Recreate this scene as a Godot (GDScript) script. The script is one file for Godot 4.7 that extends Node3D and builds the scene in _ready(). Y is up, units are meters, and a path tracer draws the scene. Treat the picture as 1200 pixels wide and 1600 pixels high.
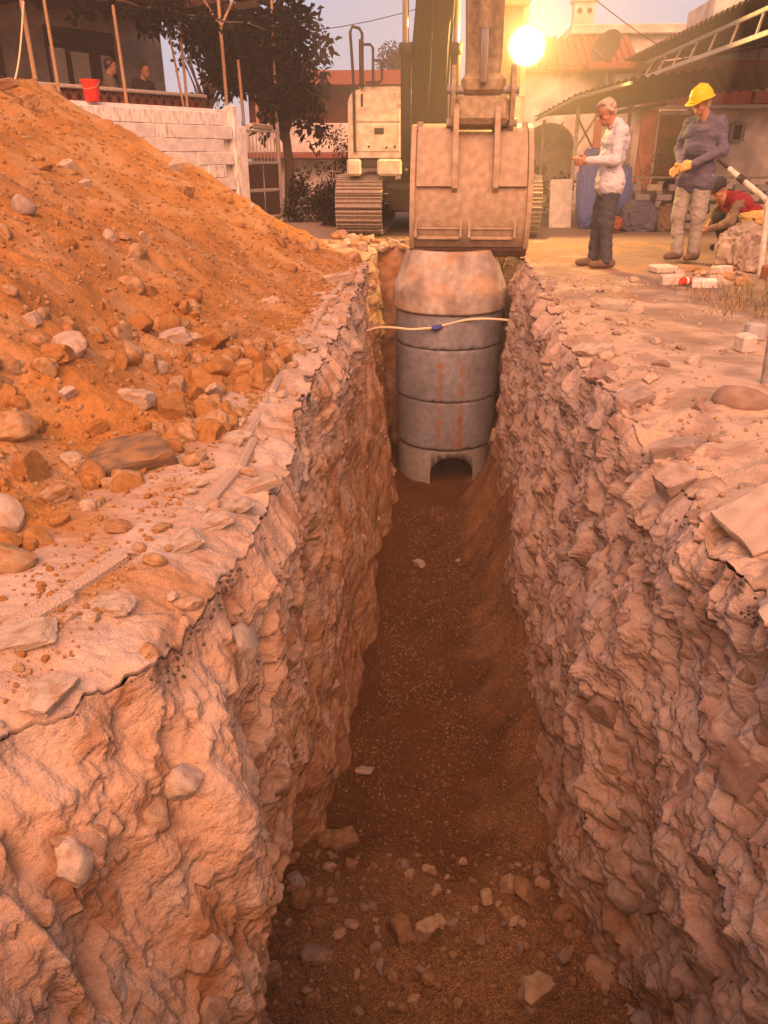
extends Node3D
# A drain trench at dusk: manhole, excavator with its work lamp on, spoil heap, workers and houses.

var M := {}
var rng := RandomNumberGenerator.new()
var taken := {}
var n_big := FastNoiseLite.new()
var n_mid := FastNoiseLite.new()
var n_fine := FastNoiseLite.new()
var c_big := FastNoiseLite.new()
var c_mid := FastNoiseLite.new()
var c_small := FastNoiseLite.new()
var n_tone := FastNoiseLite.new()
var v_big := FastNoiseLite.new()
var v_mid := FastNoiseLite.new()
var v_small := FastNoiseLite.new()
var rocks: Array = []
var pebbles: Array = []

func _ready():
	rng.seed = 7
	setup_view()
	setup_noise()
	make_materials()
	build_ground()
	build_trench()
	build_heap()
	build_edging()
	build_left_house()
	build_back_houses()
	build_right_yard()
	build_excavator()
	build_manhole()
	build_people()
	build_rocks()
	build_small_things()

# ------------------------------------------------------------------ view and light
func setup_view():
	var cam := Camera3D.new()
	cam.name = "camera"
	cam.fov = 67.3
	cam.near = 0.05
	cam.far = 400.0
	add_child(cam)
	cam.position = Vector3(0, 1.1, 0)
	cam.rotation_degrees = Vector3(-24.8, 3.97, 0)
	cam.current = true
	var env := Environment.new()
	env.background_mode = Environment.BG_SKY
	var sm := ProceduralSkyMaterial.new()
	sm.sky_top_color = Color(0.56, 0.57, 0.64)
	sm.sky_horizon_color = Color(0.65, 0.64, 0.68)
	sm.sky_curve = 0.2
	sm.ground_bottom_color = Color(0.2, 0.16, 0.14)
	sm.ground_horizon_color = Color(0.5, 0.45, 0.47)
	sm.sun_angle_max = 0.1
	sm.sun_curve = 0.01
	var sky := Sky.new()
	sky.sky_material = sm
	env.sky = sky
	env.background_energy_multiplier = 0.80
	env.tonemap_mode = Environment.TONE_MAPPER_LINEAR
	env.tonemap_exposure = 2.2
	env.sdfgi_enabled = true
	env.ssao_enabled = true
	env.ssil_enabled = true
	env.volumetric_fog_enabled = true
	env.volumetric_fog_density = 0.0
	env.fog_enabled = true
	env.fog_density = 0.005
	env.fog_light_color = Color(0.95, 0.9, 0.85)
	var we := WorldEnvironment.new()
	we.name = "environment"
	we.environment = env
	add_child(we)
	# the afterglow of the sunset, low behind the camera and to its right: broad and warm
	var sun := DirectionalLight3D.new()
	sun.name = "sun"
	sun.light_color = Color(1.0, 0.70, 0.55)
	sun.light_energy = 0.9
	sun.light_angular_distance = 55.0
	sun.shadow_enabled = true
	add_child(sun)
	sun.look_at_from_position(Vector3(-0.1, 4.8, 5.4), Vector3.ZERO)

# ------------------------------------------------------------------ noise and materials
func setup_one(n: FastNoiseLite, kind: int, freq: float, octaves: int, sd: int):
	n.noise_type = kind
	n.frequency = freq
	n.seed = sd
	n.fractal_type = FastNoiseLite.FRACTAL_FBM if octaves > 1 else FastNoiseLite.FRACTAL_NONE
	n.fractal_octaves = octaves
	if kind == FastNoiseLite.TYPE_CELLULAR:
		n.cellular_return_type = FastNoiseLite.RETURN_DISTANCE
		n.cellular_distance_function = FastNoiseLite.DISTANCE_EUCLIDEAN
		n.cellular_jitter = 1.0

func setup_noise():
	setup_one(n_big, FastNoiseLite.TYPE_SIMPLEX_SMOOTH, 0.9, 4, 11)
	setup_one(n_mid, FastNoiseLite.TYPE_SIMPLEX_SMOOTH, 4.5, 3, 12)
	setup_one(n_fine, FastNoiseLite.TYPE_SIMPLEX_SMOOTH, 22.0, 3, 13)
	setup_one(c_big, FastNoiseLite.TYPE_CELLULAR, 3.0, 1, 14)
	setup_one(c_mid, FastNoiseLite.TYPE_CELLULAR, 8.0, 1, 15)
	setup_one(c_small, FastNoiseLite.TYPE_CELLULAR, 20.0, 1, 16)
	setup_one(v_big, FastNoiseLite.TYPE_CELLULAR, 3.2, 1, 18)
	setup_one(v_mid, FastNoiseLite.TYPE_CELLULAR, 9.0, 1, 19)
	setup_one(v_small, FastNoiseLite.TYPE_CELLULAR, 21.0, 1, 20)
	for n in [v_big, v_mid, v_small]: n.cellular_return_type = FastNoiseLite.RETURN_CELL_VALUE
	setup_one(n_tone, FastNoiseLite.TYPE_SIMPLEX_SMOOTH, 1.6, 4, 17)

func lin(r: float, g: float, b: float) -> Color:
	return Color(r, g, b).linear_to_srgb()

# grey value texture: seamless noise stretched between lo and hi
func tone_tex(sd: int, freq: float, lo: float, hi: float, size := 512, octaves := 5, kind := FastNoiseLite.TYPE_SIMPLEX_SMOOTH) -> ImageTexture:
	var n := FastNoiseLite.new()
	setup_one(n, kind, freq, octaves, sd)
	var im := n.get_seamless_image(size, size)
	im.convert(Image.FORMAT_L8)
	var d := im.get_data()
	for i in d.size():
		d[i] = clampi(int(255.0 * lerpf(lo, hi, d[i] / 255.0)), 0, 255)
	var out := Image.create_from_data(size, size, false, Image.FORMAT_L8, d)
	out.convert(Image.FORMAT_RGB8)
	out.generate_mipmaps()
	return ImageTexture.create_from_image(out)

var T := {}
func mat(called: String, col: Color, rough := 0.9, tex = null, tscale := 1.0, bump = null, bump_cm := 0.0, vertex := false) -> StandardMaterial3D:
	var m := StandardMaterial3D.new()
	m.resource_name = called
	m.albedo_color = col
	m.roughness = rough
	m.metallic_specular = 0.3
	if tex != null or bump != null:
		m.uv1_triplanar = true
		m.uv1_world_triplanar = true
		m.uv1_scale = Vector3.ONE * tscale
		m.uv1_triplanar_sharpness = 4.0
	if tex != null:
		m.albedo_texture = tex
	if bump != null:
		m.heightmap_enabled = true
		m.heightmap_texture = bump
		m.heightmap_scale = bump_cm
	m.vertex_color_use_as_albedo = vertex
	M[called] = m
	return m

func make_materials():
	T.grit = tone_tex(21, 0.14, 0.68, 1.0, 1024, 5)
	T.grit_h = tone_tex(22, 0.11, 0.0, 1.0, 1024, 5)
	T.crumb_h = tone_tex(33, 0.03, 1.0, 0.0, 1024, 4, FastNoiseLite.TYPE_CELLULAR)
	T.blotch = tone_tex(23, 0.008, 0.70, 1.0)
	T.concrete = tone_tex(24, 0.02, 0.80, 1.0, 512, 6)
	T.concrete_h = tone_tex(25, 0.06, 0.0, 1.0)
	T.gravel_h = tone_tex(26, 0.06, 0.0, 1.0, 512, 2, FastNoiseLite.TYPE_CELLULAR)
	T.gravel = tone_tex(27, 0.10, 0.28, 1.0, 512, 4)
	T.cloth = tone_tex(28, 0.03, 0.82, 1.0)
	T.rust = tone_tex(29, 0.03, 0.72, 1.0, 512, 6)
	T.dirt = tone_tex(30, 0.016, 0.78, 1.0, 512, 7)
	T.streak = tone_tex(36, 0.014, 0.62, 1.25, 512, 6)
	var w := Color.WHITE
	mat("soil", w, 0.96, T.grit, 1.3, T.crumb_h, 0.85, true)
	mat("floor_soil", w, 0.95, T.gravel, 1.8, T.gravel_h, 0.9, true)
	mat("rock", w, 0.93, T.grit, 1.6, T.grit_h, 0.22, true)
	mat("ground_dust", w, 0.95, T.grit, 1.2, T.crumb_h, 0.5, true)
	mat("concrete_grey", lin(0.42, 0.41, 0.42), 0.85, T.concrete, 0.8, T.concrete_h, 0.12)
	mat("concrete_pale", lin(0.66, 0.58, 0.51), 0.9, T.concrete, 1.1, T.concrete_h, 0.3)
	mat("kerb_dust", lin(0.60, 0.47, 0.38), 0.95, T.grit, 1.1, T.grit_h, 0.5)
	mat("ring_concrete", w, 0.88, T.concrete, 0.9, T.concrete_h, 0.15, true)
	mat("white_paint", lin(0.85, 0.82, 0.80), 0.8, T.concrete, 0.5, T.concrete_h, 0.2)
	mat("white_stained", lin(0.85, 0.81, 0.78), 0.85, T.streak, 1.0, T.concrete_h, 0.2)
	M.white_stained.uv1_scale = Vector3(2.2, 0.5, 2.2)
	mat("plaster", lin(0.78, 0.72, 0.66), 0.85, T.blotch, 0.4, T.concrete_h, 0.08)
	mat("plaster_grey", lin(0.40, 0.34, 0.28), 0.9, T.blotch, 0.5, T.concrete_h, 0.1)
	mat("pink_plaster", lin(0.60, 0.20, 0.17), 0.85, T.blotch, 0.5, T.concrete_h, 0.1)
	mat("maroon", lin(0.22, 0.055, 0.045), 0.7, T.blotch, 1.0)
	mat("roof_tile", lin(0.30, 0.11, 0.08), 0.85, T.concrete, 1.0)
	mat("dark_wood", lin(0.07, 0.04, 0.028), 0.7, T.rust, 1.0)
	mat("pole_wood", lin(0.55, 0.36, 0.21), 0.75, T.rust, 1.5)
	mat("grey_steel", lin(0.42, 0.39, 0.37), 0.55, T.rust, 1.0)
	mat("white_steel", lin(0.74, 0.70, 0.62), 0.5, T.rust, 0.8)
	mat("dark_steel", lin(0.055, 0.05, 0.048), 0.6, T.rust, 1.0)
	mat("corrugated", lin(0.10, 0.085, 0.075), 0.7, T.rust, 0.8)
	mat("cream_paint", lin(0.72, 0.67, 0.57), 0.45, T.rust, 0.5)
	mat("boom_dark", lin(0.035, 0.03, 0.025), 0.6, T.rust, 0.7)  # one near-black tone for the boom and its cylinders
	mat("stick_paint", lin(0.40, 0.33, 0.21), 0.6, T.rust, 0.7, T.concrete_h, 0.1)
	mat("bucket_steel", lin(0.44, 0.35, 0.26), 0.7, T.dirt, 0.9, T.concrete_h, 0.2)
	mat("track_steel", lin(0.38, 0.33, 0.29), 0.6, T.rust, 1.4, T.concrete_h, 0.2)
	mat("rubber", lin(0.03, 0.028, 0.027), 0.8)
	mat("chrome", lin(0.6, 0.58, 0.55), 0.25).metallic = 0.9
	mat("glass_dark", lin(0.05, 0.05, 0.055), 0.08)
	mat("pale_sheet", lin(0.80, 0.74, 0.64), 0.9, T.cloth, 1.0)
	mat("red_plastic", lin(0.70, 0.04, 0.025), 0.4)
	mat("blue_tarp", lin(0.06, 0.13, 0.55), 0.55, T.cloth, 1.5)
	mat("sack", lin(0.55, 0.40, 0.15), 0.85, T.cloth, 2.0)
	mat("rope", lin(0.70, 0.58, 0.42), 0.85)
	mat("blue_knot", lin(0.06, 0.08, 0.30), 0.7)
	mat("leaf", w, 0.55, null, 1.0, null, 0.0, true)
	M.leaf.backlight = Color(0.5, 0.5, 0.25)
	mat("bark", lin(0.13, 0.09, 0.06), 0.9, T.rust, 2.0)
	mat("skin", lin(0.42, 0.22, 0.14), 0.6)
	mat("shirt_white", lin(0.62, 0.64, 0.72), 0.85, T.cloth, 3.0)
	mat("shirt_blue", lin(0.13, 0.13, 0.20), 0.88, T.cloth, 3.0)
	mat("jeans_dark", lin(0.075, 0.082, 0.10), 0.88, T.cloth, 4.0)
	mat("trousers_grey", lin(0.36, 0.35, 0.33), 0.9, T.cloth, 2.0)
	mat("shoe", lin(0.16, 0.11, 0.08), 0.8, T.cloth, 4.0)
	mat("black_cloth", lin(0.03, 0.03, 0.033), 0.85)
	mat("red_cloth", lin(0.26, 0.02, 0.03), 0.85, T.cloth, 4.0)
	mat("brown_cloth", lin(0.20, 0.15, 0.11), 0.88, T.cloth, 4.0)
	mat("glove", lin(0.68, 0.47, 0.18), 0.85, T.cloth, 6.0)
	mat("hair_grey", lin(0.50, 0.44, 0.36), 0.8, T.cloth, 14.0)
	mat("hair_dark", lin(0.05, 0.035, 0.03), 0.7)
	mat("hat_yellow", lin(0.86, 0.47, 0.015), 0.35)
	var lm := mat("lamp_glow", lin(1.0, 0.9, 0.7), 0.5)
	lm.emission_enabled = true
	lm.emission = Color(1.0, 0.86, 0.55)
	lm.emission_energy_multiplier = 30.0

# ------------------------------------------------------------------ naming
func numbered(called: String) -> String:
	if not taken.has(called):
		taken[called] = 0
		return called
	taken[called] += 1
	return "%s_%03d" % [called, taken[called]]

func tag(o: Node, label := "", category := "", group := "", kind := ""):
	if label: o.set_meta("label", label)
	if category: o.set_meta("category", category)
	if group: o.set_meta("group", group)
	if kind: o.set_meta("kind", kind)
	elif category: o.set_meta("kind", "thing")
	return o

func thing(called: String, label: String, category: String, at := Vector3.ZERO, turn := 0.0, group := "") -> Node3D:
	var o := Node3D.new()
	o.name = numbered(called)
	add_child(o)
	o.position = at
	o.rotation.y = turn
	tag(o, label, category, group)
	return o

func put(called: String, mesh: Mesh, m: Material, parent: Node = null, xf := Transform3D.IDENTITY) -> MeshInstance3D:
	var o := MeshInstance3D.new()
	o.mesh = mesh
	if m: o.material_override = m
	o.cast_shadow = GeometryInstance3D.SHADOW_CASTING_SETTING_ON
	if parent == null:
		o.name = numbered(called)
		add_child(o)
	else:
		o.name = called
		parent.add_child(o, true)
	o.transform = xf
	return o

# ------------------------------------------------------------------ mesh helpers
func from_arrays(v: PackedVector3Array, idx: PackedInt32Array, nor = null, col = null) -> ArrayMesh:
	var a := []
	a.resize(Mesh.ARRAY_MAX)
	a[Mesh.ARRAY_VERTEX] = v
	if nor == null: nor = smooth_normals(v, idx)
	a[Mesh.ARRAY_NORMAL] = nor
	if col != null: a[Mesh.ARRAY_COLOR] = col
	a[Mesh.ARRAY_INDEX] = idx
	var m := ArrayMesh.new()
	m.add_surface_from_arrays(Mesh.PRIMITIVE_TRIANGLES, a)
	return m

func smooth_normals(v: PackedVector3Array, idx: PackedInt32Array) -> PackedVector3Array:
	var n := PackedVector3Array()
	n.resize(v.size())
	for i in range(0, idx.size(), 3):
		var a := idx[i]
		var b := idx[i + 1]
		var c := idx[i + 2]
		var f := (v[c] - v[a]).cross(v[b] - v[a])
		n[a] += f
		n[b] += f
		n[c] += f
	for i in n.size():
		n[i] = n[i].normalized()
	return n

# rows x cols points -> sheet; flip turns its front
func sheet(v: PackedVector3Array, rows: int, cols: int, col, flip := false) -> ArrayMesh:
	var idx := PackedInt32Array()
	idx.resize((rows - 1) * (cols - 1) * 6)
	var k := 0
	for r in rows - 1:
		for c in cols - 1:
			var a := r * cols + c
			var b := a + 1
			var d := a + cols
			var e := d + 1
			if flip:
				idx[k] = a; idx[k + 1] = d; idx[k + 2] = b
				idx[k + 3] = b; idx[k + 4] = d; idx[k + 5] = e
			else:
				idx[k] = a; idx[k + 1] = b; idx[k + 2] = d
				idx[k + 3] = b; idx[k + 4] = e; idx[k + 5] = d
			k += 6
	return from_arrays(v, idx, null, col)

func flat_mesh(tris: PackedVector3Array) -> ArrayMesh:
	var n := PackedVector3Array()
	n.resize(tris.size())
	var idx := PackedInt32Array()
	idx.resize(tris.size())
	for i in range(0, tris.size(), 3):
		var f := (tris[i + 2] - tris[i]).cross(tris[i + 1] - tris[i]).normalized()
		n[i] = f; n[i + 1] = f; n[i + 2] = f
		idx[i] = i; idx[i + 1] = i + 1; idx[i + 2] = i + 2
	return from_arrays(tris, idx, n)

# triangle pointing away from centre c
func tri_out(t: PackedVector3Array, a: Vector3, b: Vector3, c: Vector3, mid: Vector3):
	if (b - a).cross(c - a).dot((a + b + c) / 3.0 - mid) > 0.0:
		t.append(a); t.append(c); t.append(b)
	else:
		t.append(a); t.append(b); t.append(c)

var box_cache := {}
func bbox(size: Vector3, bev := 0.008) -> ArrayMesh:
	var key := "%.4f %.4f %.4f %.4f" % [size.x, size.y, size.z, bev]
	if box_cache.has(key): return box_cache[key]
	var t := PackedVector3Array()
	var h := size * 0.5
	var e := minf(bev, minf(h.x, minf(h.y, h.z)) * 0.8)
	var P := func(sx, sy, sz, ax):  # corner of the face across axis ax
		var p := Vector3(sx * (h.x - e), sy * (h.y - e), sz * (h.z - e))
		p[ax] = [sx, sy, sz][ax] * h[ax]
		return p
	for ax in 3:
		var b := (ax + 1) % 3
		var c := (ax + 2) % 3
		for s in [-1, 1]:
			var q := []
			for st in [[-1, -1], [1, -1], [1, 1], [-1, 1]]:
				var g := [0, 0, 0]
				g[ax] = s; g[b] = st[0]; g[c] = st[1]
				q.append(P.call(g[0], g[1], g[2], ax))
			tri_out(t, q[0], q[1], q[2], Vector3.ZERO)
			tri_out(t, q[0], q[2], q[3], Vector3.ZERO)
		for sb in [-1, 1]:
			for sc in [-1, 1]:
				var g0 := [0, 0, 0]
				g0[ax] = -1; g0[b] = sb; g0[c] = sc
				var g1 := g0.duplicate()
				g1[ax] = 1
				var p0 = P.call(g0[0], g0[1], g0[2], b)
				var p1 = P.call(g1[0], g1[1], g1[2], b)
				var p2 = P.call(g1[0], g1[1], g1[2], c)
				var p3 = P.call(g0[0], g0[1], g0[2], c)
				tri_out(t, p0, p1, p2, Vector3.ZERO)
				tri_out(t, p0, p2, p3, Vector3.ZERO)
	for sx in [-1, 1]:
		for sy in [-1, 1]:
			for sz in [-1, 1]:
				tri_out(t, P.call(sx, sy, sz, 0), P.call(sx, sy, sz, 1), P.call(sx, sy, sz, 2), Vector3.ZERO)
	box_cache[key] = flat_mesh(t)
	return box_cache[key]

func xf(at: Vector3, rot := Vector3.ZERO) -> Transform3D:
	return Transform3D(Basis.from_euler(rot * (PI / 180.0)), at)

# several meshes joined: [[mesh, transform], ...]
func join(list: Array) -> ArrayMesh:
	var st := SurfaceTool.new()
	st.begin(Mesh.PRIMITIVE_TRIANGLES)
	for l in list: st.append_from(l[0], 0, l[1])
	return st.commit()

# box bar from a to b
func bar(a: Vector3, b: Vector3, w: float, h: float, bev := 0.004) -> Array:
	var d := b - a
	var up := Vector3.UP if absf(d.normalized().y) < 0.95 else Vector3.RIGHT
	return [bbox(Vector3(w, h, d.length()), bev), Transform3D(Basis.looking_at(d, up), (a + b) * 0.5)]

func bar_mesh(a: Vector3, b: Vector3, w: float, h: float, bev := 0.004) -> ArrayMesh:
	return join([bar(a, b, w, h, bev)])

func tube(path: Array, radii, sides := 10, cap := true) -> ArrayMesh:
	var v := PackedVector3Array()
	var idx := PackedInt32Array()
	var n := path.size()
	var side := Vector3.ZERO
	for i in n:
		var p: Vector3 = path[i]
		var d: Vector3 = (path[mini(i + 1, n - 1)] - path[maxi(i - 1, 0)]).normalized()
		if side == Vector3.ZERO:
			side = d.cross(Vector3.UP if absf(d.y) < 0.9 else Vector3.RIGHT).normalized()
		side = (side - d * side.dot(d)).normalized()
		var other := d.cross(side)
		var r: float = radii[i] if radii is Array else radii
		for k in sides:
			var a := TAU * k / sides
			v.append(p + (side * cos(a) + other * sin(a)) * r)
	for i in n - 1:
		for k in sides:
			var a := i * sides + k
			var b := i * sides + (k + 1) % sides
			idx.append_array([a, b, a + sides, b, b + sides, a + sides])
	if cap:
		for e in [0, n - 1]:
			var c := v.size()
			v.append(path[e])
			for k in sides:
				var a: int = e * sides + k
				var b: int = e * sides + (k + 1) % sides
				if e == 0: idx.append_array([c, b, a])
				else: idx.append_array([c, a, b])
	return from_arrays(v, idx)

# profile: Array of Vector2(radius, y)
func lathe(profile: Array, segs := 32, hard := true) -> ArrayMesh:
	var v := PackedVector3Array()
	var idx := PackedInt32Array()
	for i in profile.size() - 1:
		var p: Vector2 = profile[i]
		var q: Vector2 = profile[i + 1]
		var base := v.size()
		for k in segs + 1:
			var a := TAU * k / segs
			v.append(Vector3(cos(a) * p.x, p.y, sin(a) * p.x))
			v.append(Vector3(cos(a) * q.x, q.y, sin(a) * q.x))
		for k in segs:
			var a := base + k * 2
			idx.append_array([a, a + 1, a + 2, a + 1, a + 3, a + 2])
	return from_arrays(v, idx)

# flat outline (x, y) given depth along z, centred
func prism(pts: Array, depth: float) -> ArrayMesh:
	var poly := PackedVector2Array(pts)
	var tri := Geometry2D.triangulate_polygon(poly)
	var t := PackedVector3Array()
	var z := depth * 0.5
	for i in range(0, tri.size(), 3):
		var a := poly[tri[i]]
		var b := poly[tri[i + 1]]
		var c := poly[tri[i + 2]]
		for s in [-1.0, 1.0]:
			var A := Vector3(a.x, a.y, z * s)
			var B := Vector3(b.x, b.y, z * s)
			var C := Vector3(c.x, c.y, z * s)
			if ((B - A).cross(C - A)).z * s > 0: t.append_array([A, C, B])
			else: t.append_array([A, B, C])
	var ccw := not Geometry2D.is_polygon_clockwise(poly)
	for i in poly.size():
		var a := poly[i]
		var b := poly[(i + 1) % poly.size()]
		var A := Vector3(a.x, a.y, z)
		var B := Vector3(b.x, b.y, z)
		var A2 := Vector3(a.x, a.y, -z)
		var B2 := Vector3(b.x, b.y, -z)
		var out := Vector3(b.y - a.y, a.x - b.x, 0) * (1.0 if ccw else -1.0)
		if (B - A).cross(A2 - A).dot(out) > 0: t.append_array([A, A2, B, B, A2, B2])
		else: t.append_array([A, B, A2, B, B2, A2])
	return flat_mesh(t)

func line_at(tab: Array, z: float) -> float:   # tab: [z, x] with z falling
	if z >= tab[0][0]: return tab[0][1]
	for i in tab.size() - 1:
		if z >= tab[i + 1][0]:
			var t: float = (z - tab[i][0]) / (tab[i + 1][0] - tab[i][0])
			t = t * t * (3.0 - 2.0 * t)
			return lerpf(tab[i][1], tab[i + 1][1], t)
	return tab[-1][1]

# icosphere pieces for the rocks
func ico(level: int) -> Array:
	var p := (1.0 + sqrt(5.0)) / 2.0
	var v: Array = []
	for q in [[-1, p, 0], [1, p, 0], [-1, -p, 0], [1, -p, 0], [0, -1, p], [0, 1, p], [0, -1, -p], [0, 1, -p], [p, 0, -1], [p, 0, 1], [-p, 0, -1], [-p, 0, 1]]:
		v.append(Vector3(q[0], q[1], q[2]).normalized())
	var f := [[0, 11, 5], [0, 5, 1], [0, 1, 7], [0, 7, 10], [0, 10, 11], [1, 5, 9], [5, 11, 4], [11, 10, 2], [10, 7, 6], [7, 1, 8], [3, 9, 4], [3, 4, 2], [3, 2, 6], [3, 6, 8], [3, 8, 9], [4, 9, 5], [2, 4, 11], [6, 2, 10], [8, 6, 7], [9, 8, 1]]
	for l in level:
		var mids := {}
		var g := []
		for t in f:
			var m := []
			for e in [[t[0], t[1]], [t[1], t[2]], [t[2], t[0]]]:
				var key: int = mini(e[0], e[1]) * 100000 + maxi(e[0], e[1])
				if not mids.has(key):
					mids[key] = v.size()
					v.append(((v[e[0]] + v[e[1]]) * 0.5).normalized())
				m.append(mids[key])
			g.append_array([[t[0], m[0], m[2]], [t[1], m[1], m[0]], [t[2], m[2], m[1]], m])
		f = g
	return [v, f]

# a stone of about unit diameter: planes cut from a ball, then roughened. blocky 0..1
func rock_mesh(sd: int, level: int, planes: int, blocky: float, squash: Vector3) -> ArrayMesh:
	var r := RandomNumberGenerator.new()
	r.seed = sd
	var base := ico(level)
	var pl := []
	for i in planes:
		var d := Vector3(r.randfn(), r.randfn(), r.randfn()).normalized()
		pl.append([d, r.randf_range(0.55, 0.85)])
	if blocky > 0.5:
		var b := Basis.from_euler(Vector3(r.randf(), r.randf(), r.randf()) * 0.25)
		for d in [Vector3.RIGHT, Vector3.LEFT, Vector3.UP, Vector3.DOWN, Vector3.FORWARD, Vector3.BACK]:
			pl.append([b * d, r.randf_range(0.52, 0.64)])
	var v := PackedVector3Array()
	var col := PackedColorArray()
	for p: Vector3 in base[0]:
		var rad := 1.0
		for q in pl:
			var c: float = p.dot(q[0])
			if c > 0.01: rad = minf(rad, q[1] / c)
		var s := p * (sd * 3.7 + 1.0)
		rad *= 1.0 + 0.07 * n_mid.get_noise_3dv(p * 0.22 + Vector3(sd, 0, 0)) + 0.035 * n_mid.get_noise_3dv(p * 0.7 + Vector3(0, sd, 0))
		v.append(p * rad * 0.6 * squash)
		var t := 0.86 + 0.28 * n_mid.get_noise_3dv(p * 0.4 + Vector3(0, 0, sd))
		col.append(Color(t, t, t))
	return creased(v, base[1], col, 0.86)

# splits the shading at edges sharper than the given cosine
func creased(v: PackedVector3Array, faces: Array, col: PackedColorArray, limit: float) -> ArrayMesh:
	var fn := []
	var touching := []
	touching.resize(v.size())
	for i in v.size(): touching[i] = []
	for i in faces.size():
		var t: Array = faces[i]
		var n := (v[t[1]] - v[t[0]]).cross(v[t[2]] - v[t[0]])
		fn.append(n)
		for k in t: touching[k].append(i)
	var ov := PackedVector3Array()
	var on := PackedVector3Array()
	var oc := PackedColorArray()
	var idx := PackedInt32Array()
	for i in faces.size():
		var t: Array = faces[i]
		var me: Vector3 = fn[i].normalized()
		for k in [t[0], t[2], t[1]]:
			var n := Vector3.ZERO
			for j in touching[k]:
				if me.dot(fn[j].normalized()) > limit: n += fn[j]
			idx.append(ov.size())
			ov.append(v[k])
			on.append(n.normalized())
			oc.append(col[k])
	return from_arrays(ov, idx, on, oc)

func tinted_rock(m: ArrayMesh, c: Color, dust: Color, amount: float, sd: int, fine := 1.0) -> ArrayMesh:
	var a := m.surface_get_arrays(0)
	var v: PackedVector3Array = a[Mesh.ARRAY_VERTEX]
	var col: PackedColorArray = a[Mesh.ARRAY_COLOR]
	for i in v.size():
		var k := clampf((n_mid.get_noise_3dv(v[i] * 0.8 * fine + Vector3(sd, sd, 0)) + 0.8 * n_mid.get_noise_3dv(v[i] * 3.1 + Vector3(0, sd, sd)) + amount - 0.5) * 3.0, 0.0, 1.0)
		col[i] = col[i] * c.lerp(dust, k)
	a[Mesh.ARRAY_COLOR] = col
	var out := ArrayMesh.new()
	out.add_surface_from_arrays(Mesh.PRIMITIVE_TRIANGLES, a)
	return out

# ------------------------------------------------------------------ ground, trench, heap
var LT := [[1.5, -1.1], [-1.15, -1.04], [-1.316, -0.95], [-1.43, -0.83], [-1.6, -0.71], [-1.94, -0.65], [-2.4, -0.61], [-2.8, -0.61], [-4.0, -0.72], [-5.3, -0.72], [-7.7, -0.78], [-9.8, -0.88], [-10.8, -0.85]]
var LB := [[1.5, -0.9], [-2.3, -0.97], [-3.0, -0.98], [-3.45, -0.62], [-4.3, -0.50], [-5.6, -0.42], [-6.7, -0.46], [-8.2, -0.38], [-9.2, -0.58], [-10.8, -0.6]]
var RT := [[1.5, 1.02], [-1.5, 1.03], [-2.2, 0.97], [-3.2, 0.99], [-4.2, 0.93], [-5.6, 0.92], [-7.4, 0.93], [-9.3, 1.00], [-10.8, 0.95]]
var RB := [[1.5, 1.05], [-2.3, 1.02], [-3.1, 0.76], [-4.4, 0.76], [-5.6, 0.68], [-6.8, 0.72], [-8.5, 0.62], [-9.4, 0.80], [-10.8, 0.8]]

const PALE := Color(0.60, 0.46, 0.36)
const OCHRE := Color(0.46, 0.235, 0.075)
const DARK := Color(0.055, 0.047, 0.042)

func zlist(z0: float, z1: float, fac: float, least: float) -> PackedFloat32Array:
	var out := PackedFloat32Array()
	var z := z0
	while z > z1:
		out.append(z)
		z -= maxf(least, fac * sqrt(z * z + 1.2) if z < 0.0 else 0.05)
	out.append(z1)
	return out

func edge_x(side: int, z: float) -> float:
	var x := line_at(LT if side < 0 else RT, z)
	var zw := z + 0.05 * n_mid.get_noise_1d(z * 0.8)
	var j := 0.06 * n_mid.get_noise_2d(z * 0.4, side * 9.0) + 0.022 * v_big.get_noise_2d(zw, side * 5.0) + 0.008 * v_mid.get_noise_2d(zw, side * 4.0) + 0.03 * n_mid.get_noise_2d(z * 1.7, side * 6.0) + 0.018 * n_fine.get_noise_2d(z, side * 3.0)
	j *= 1.4 if side > 0 else 1.0 - 0.5 * clampf(z + 3.6, 0.0, 1.0)
	return x + j

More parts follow.
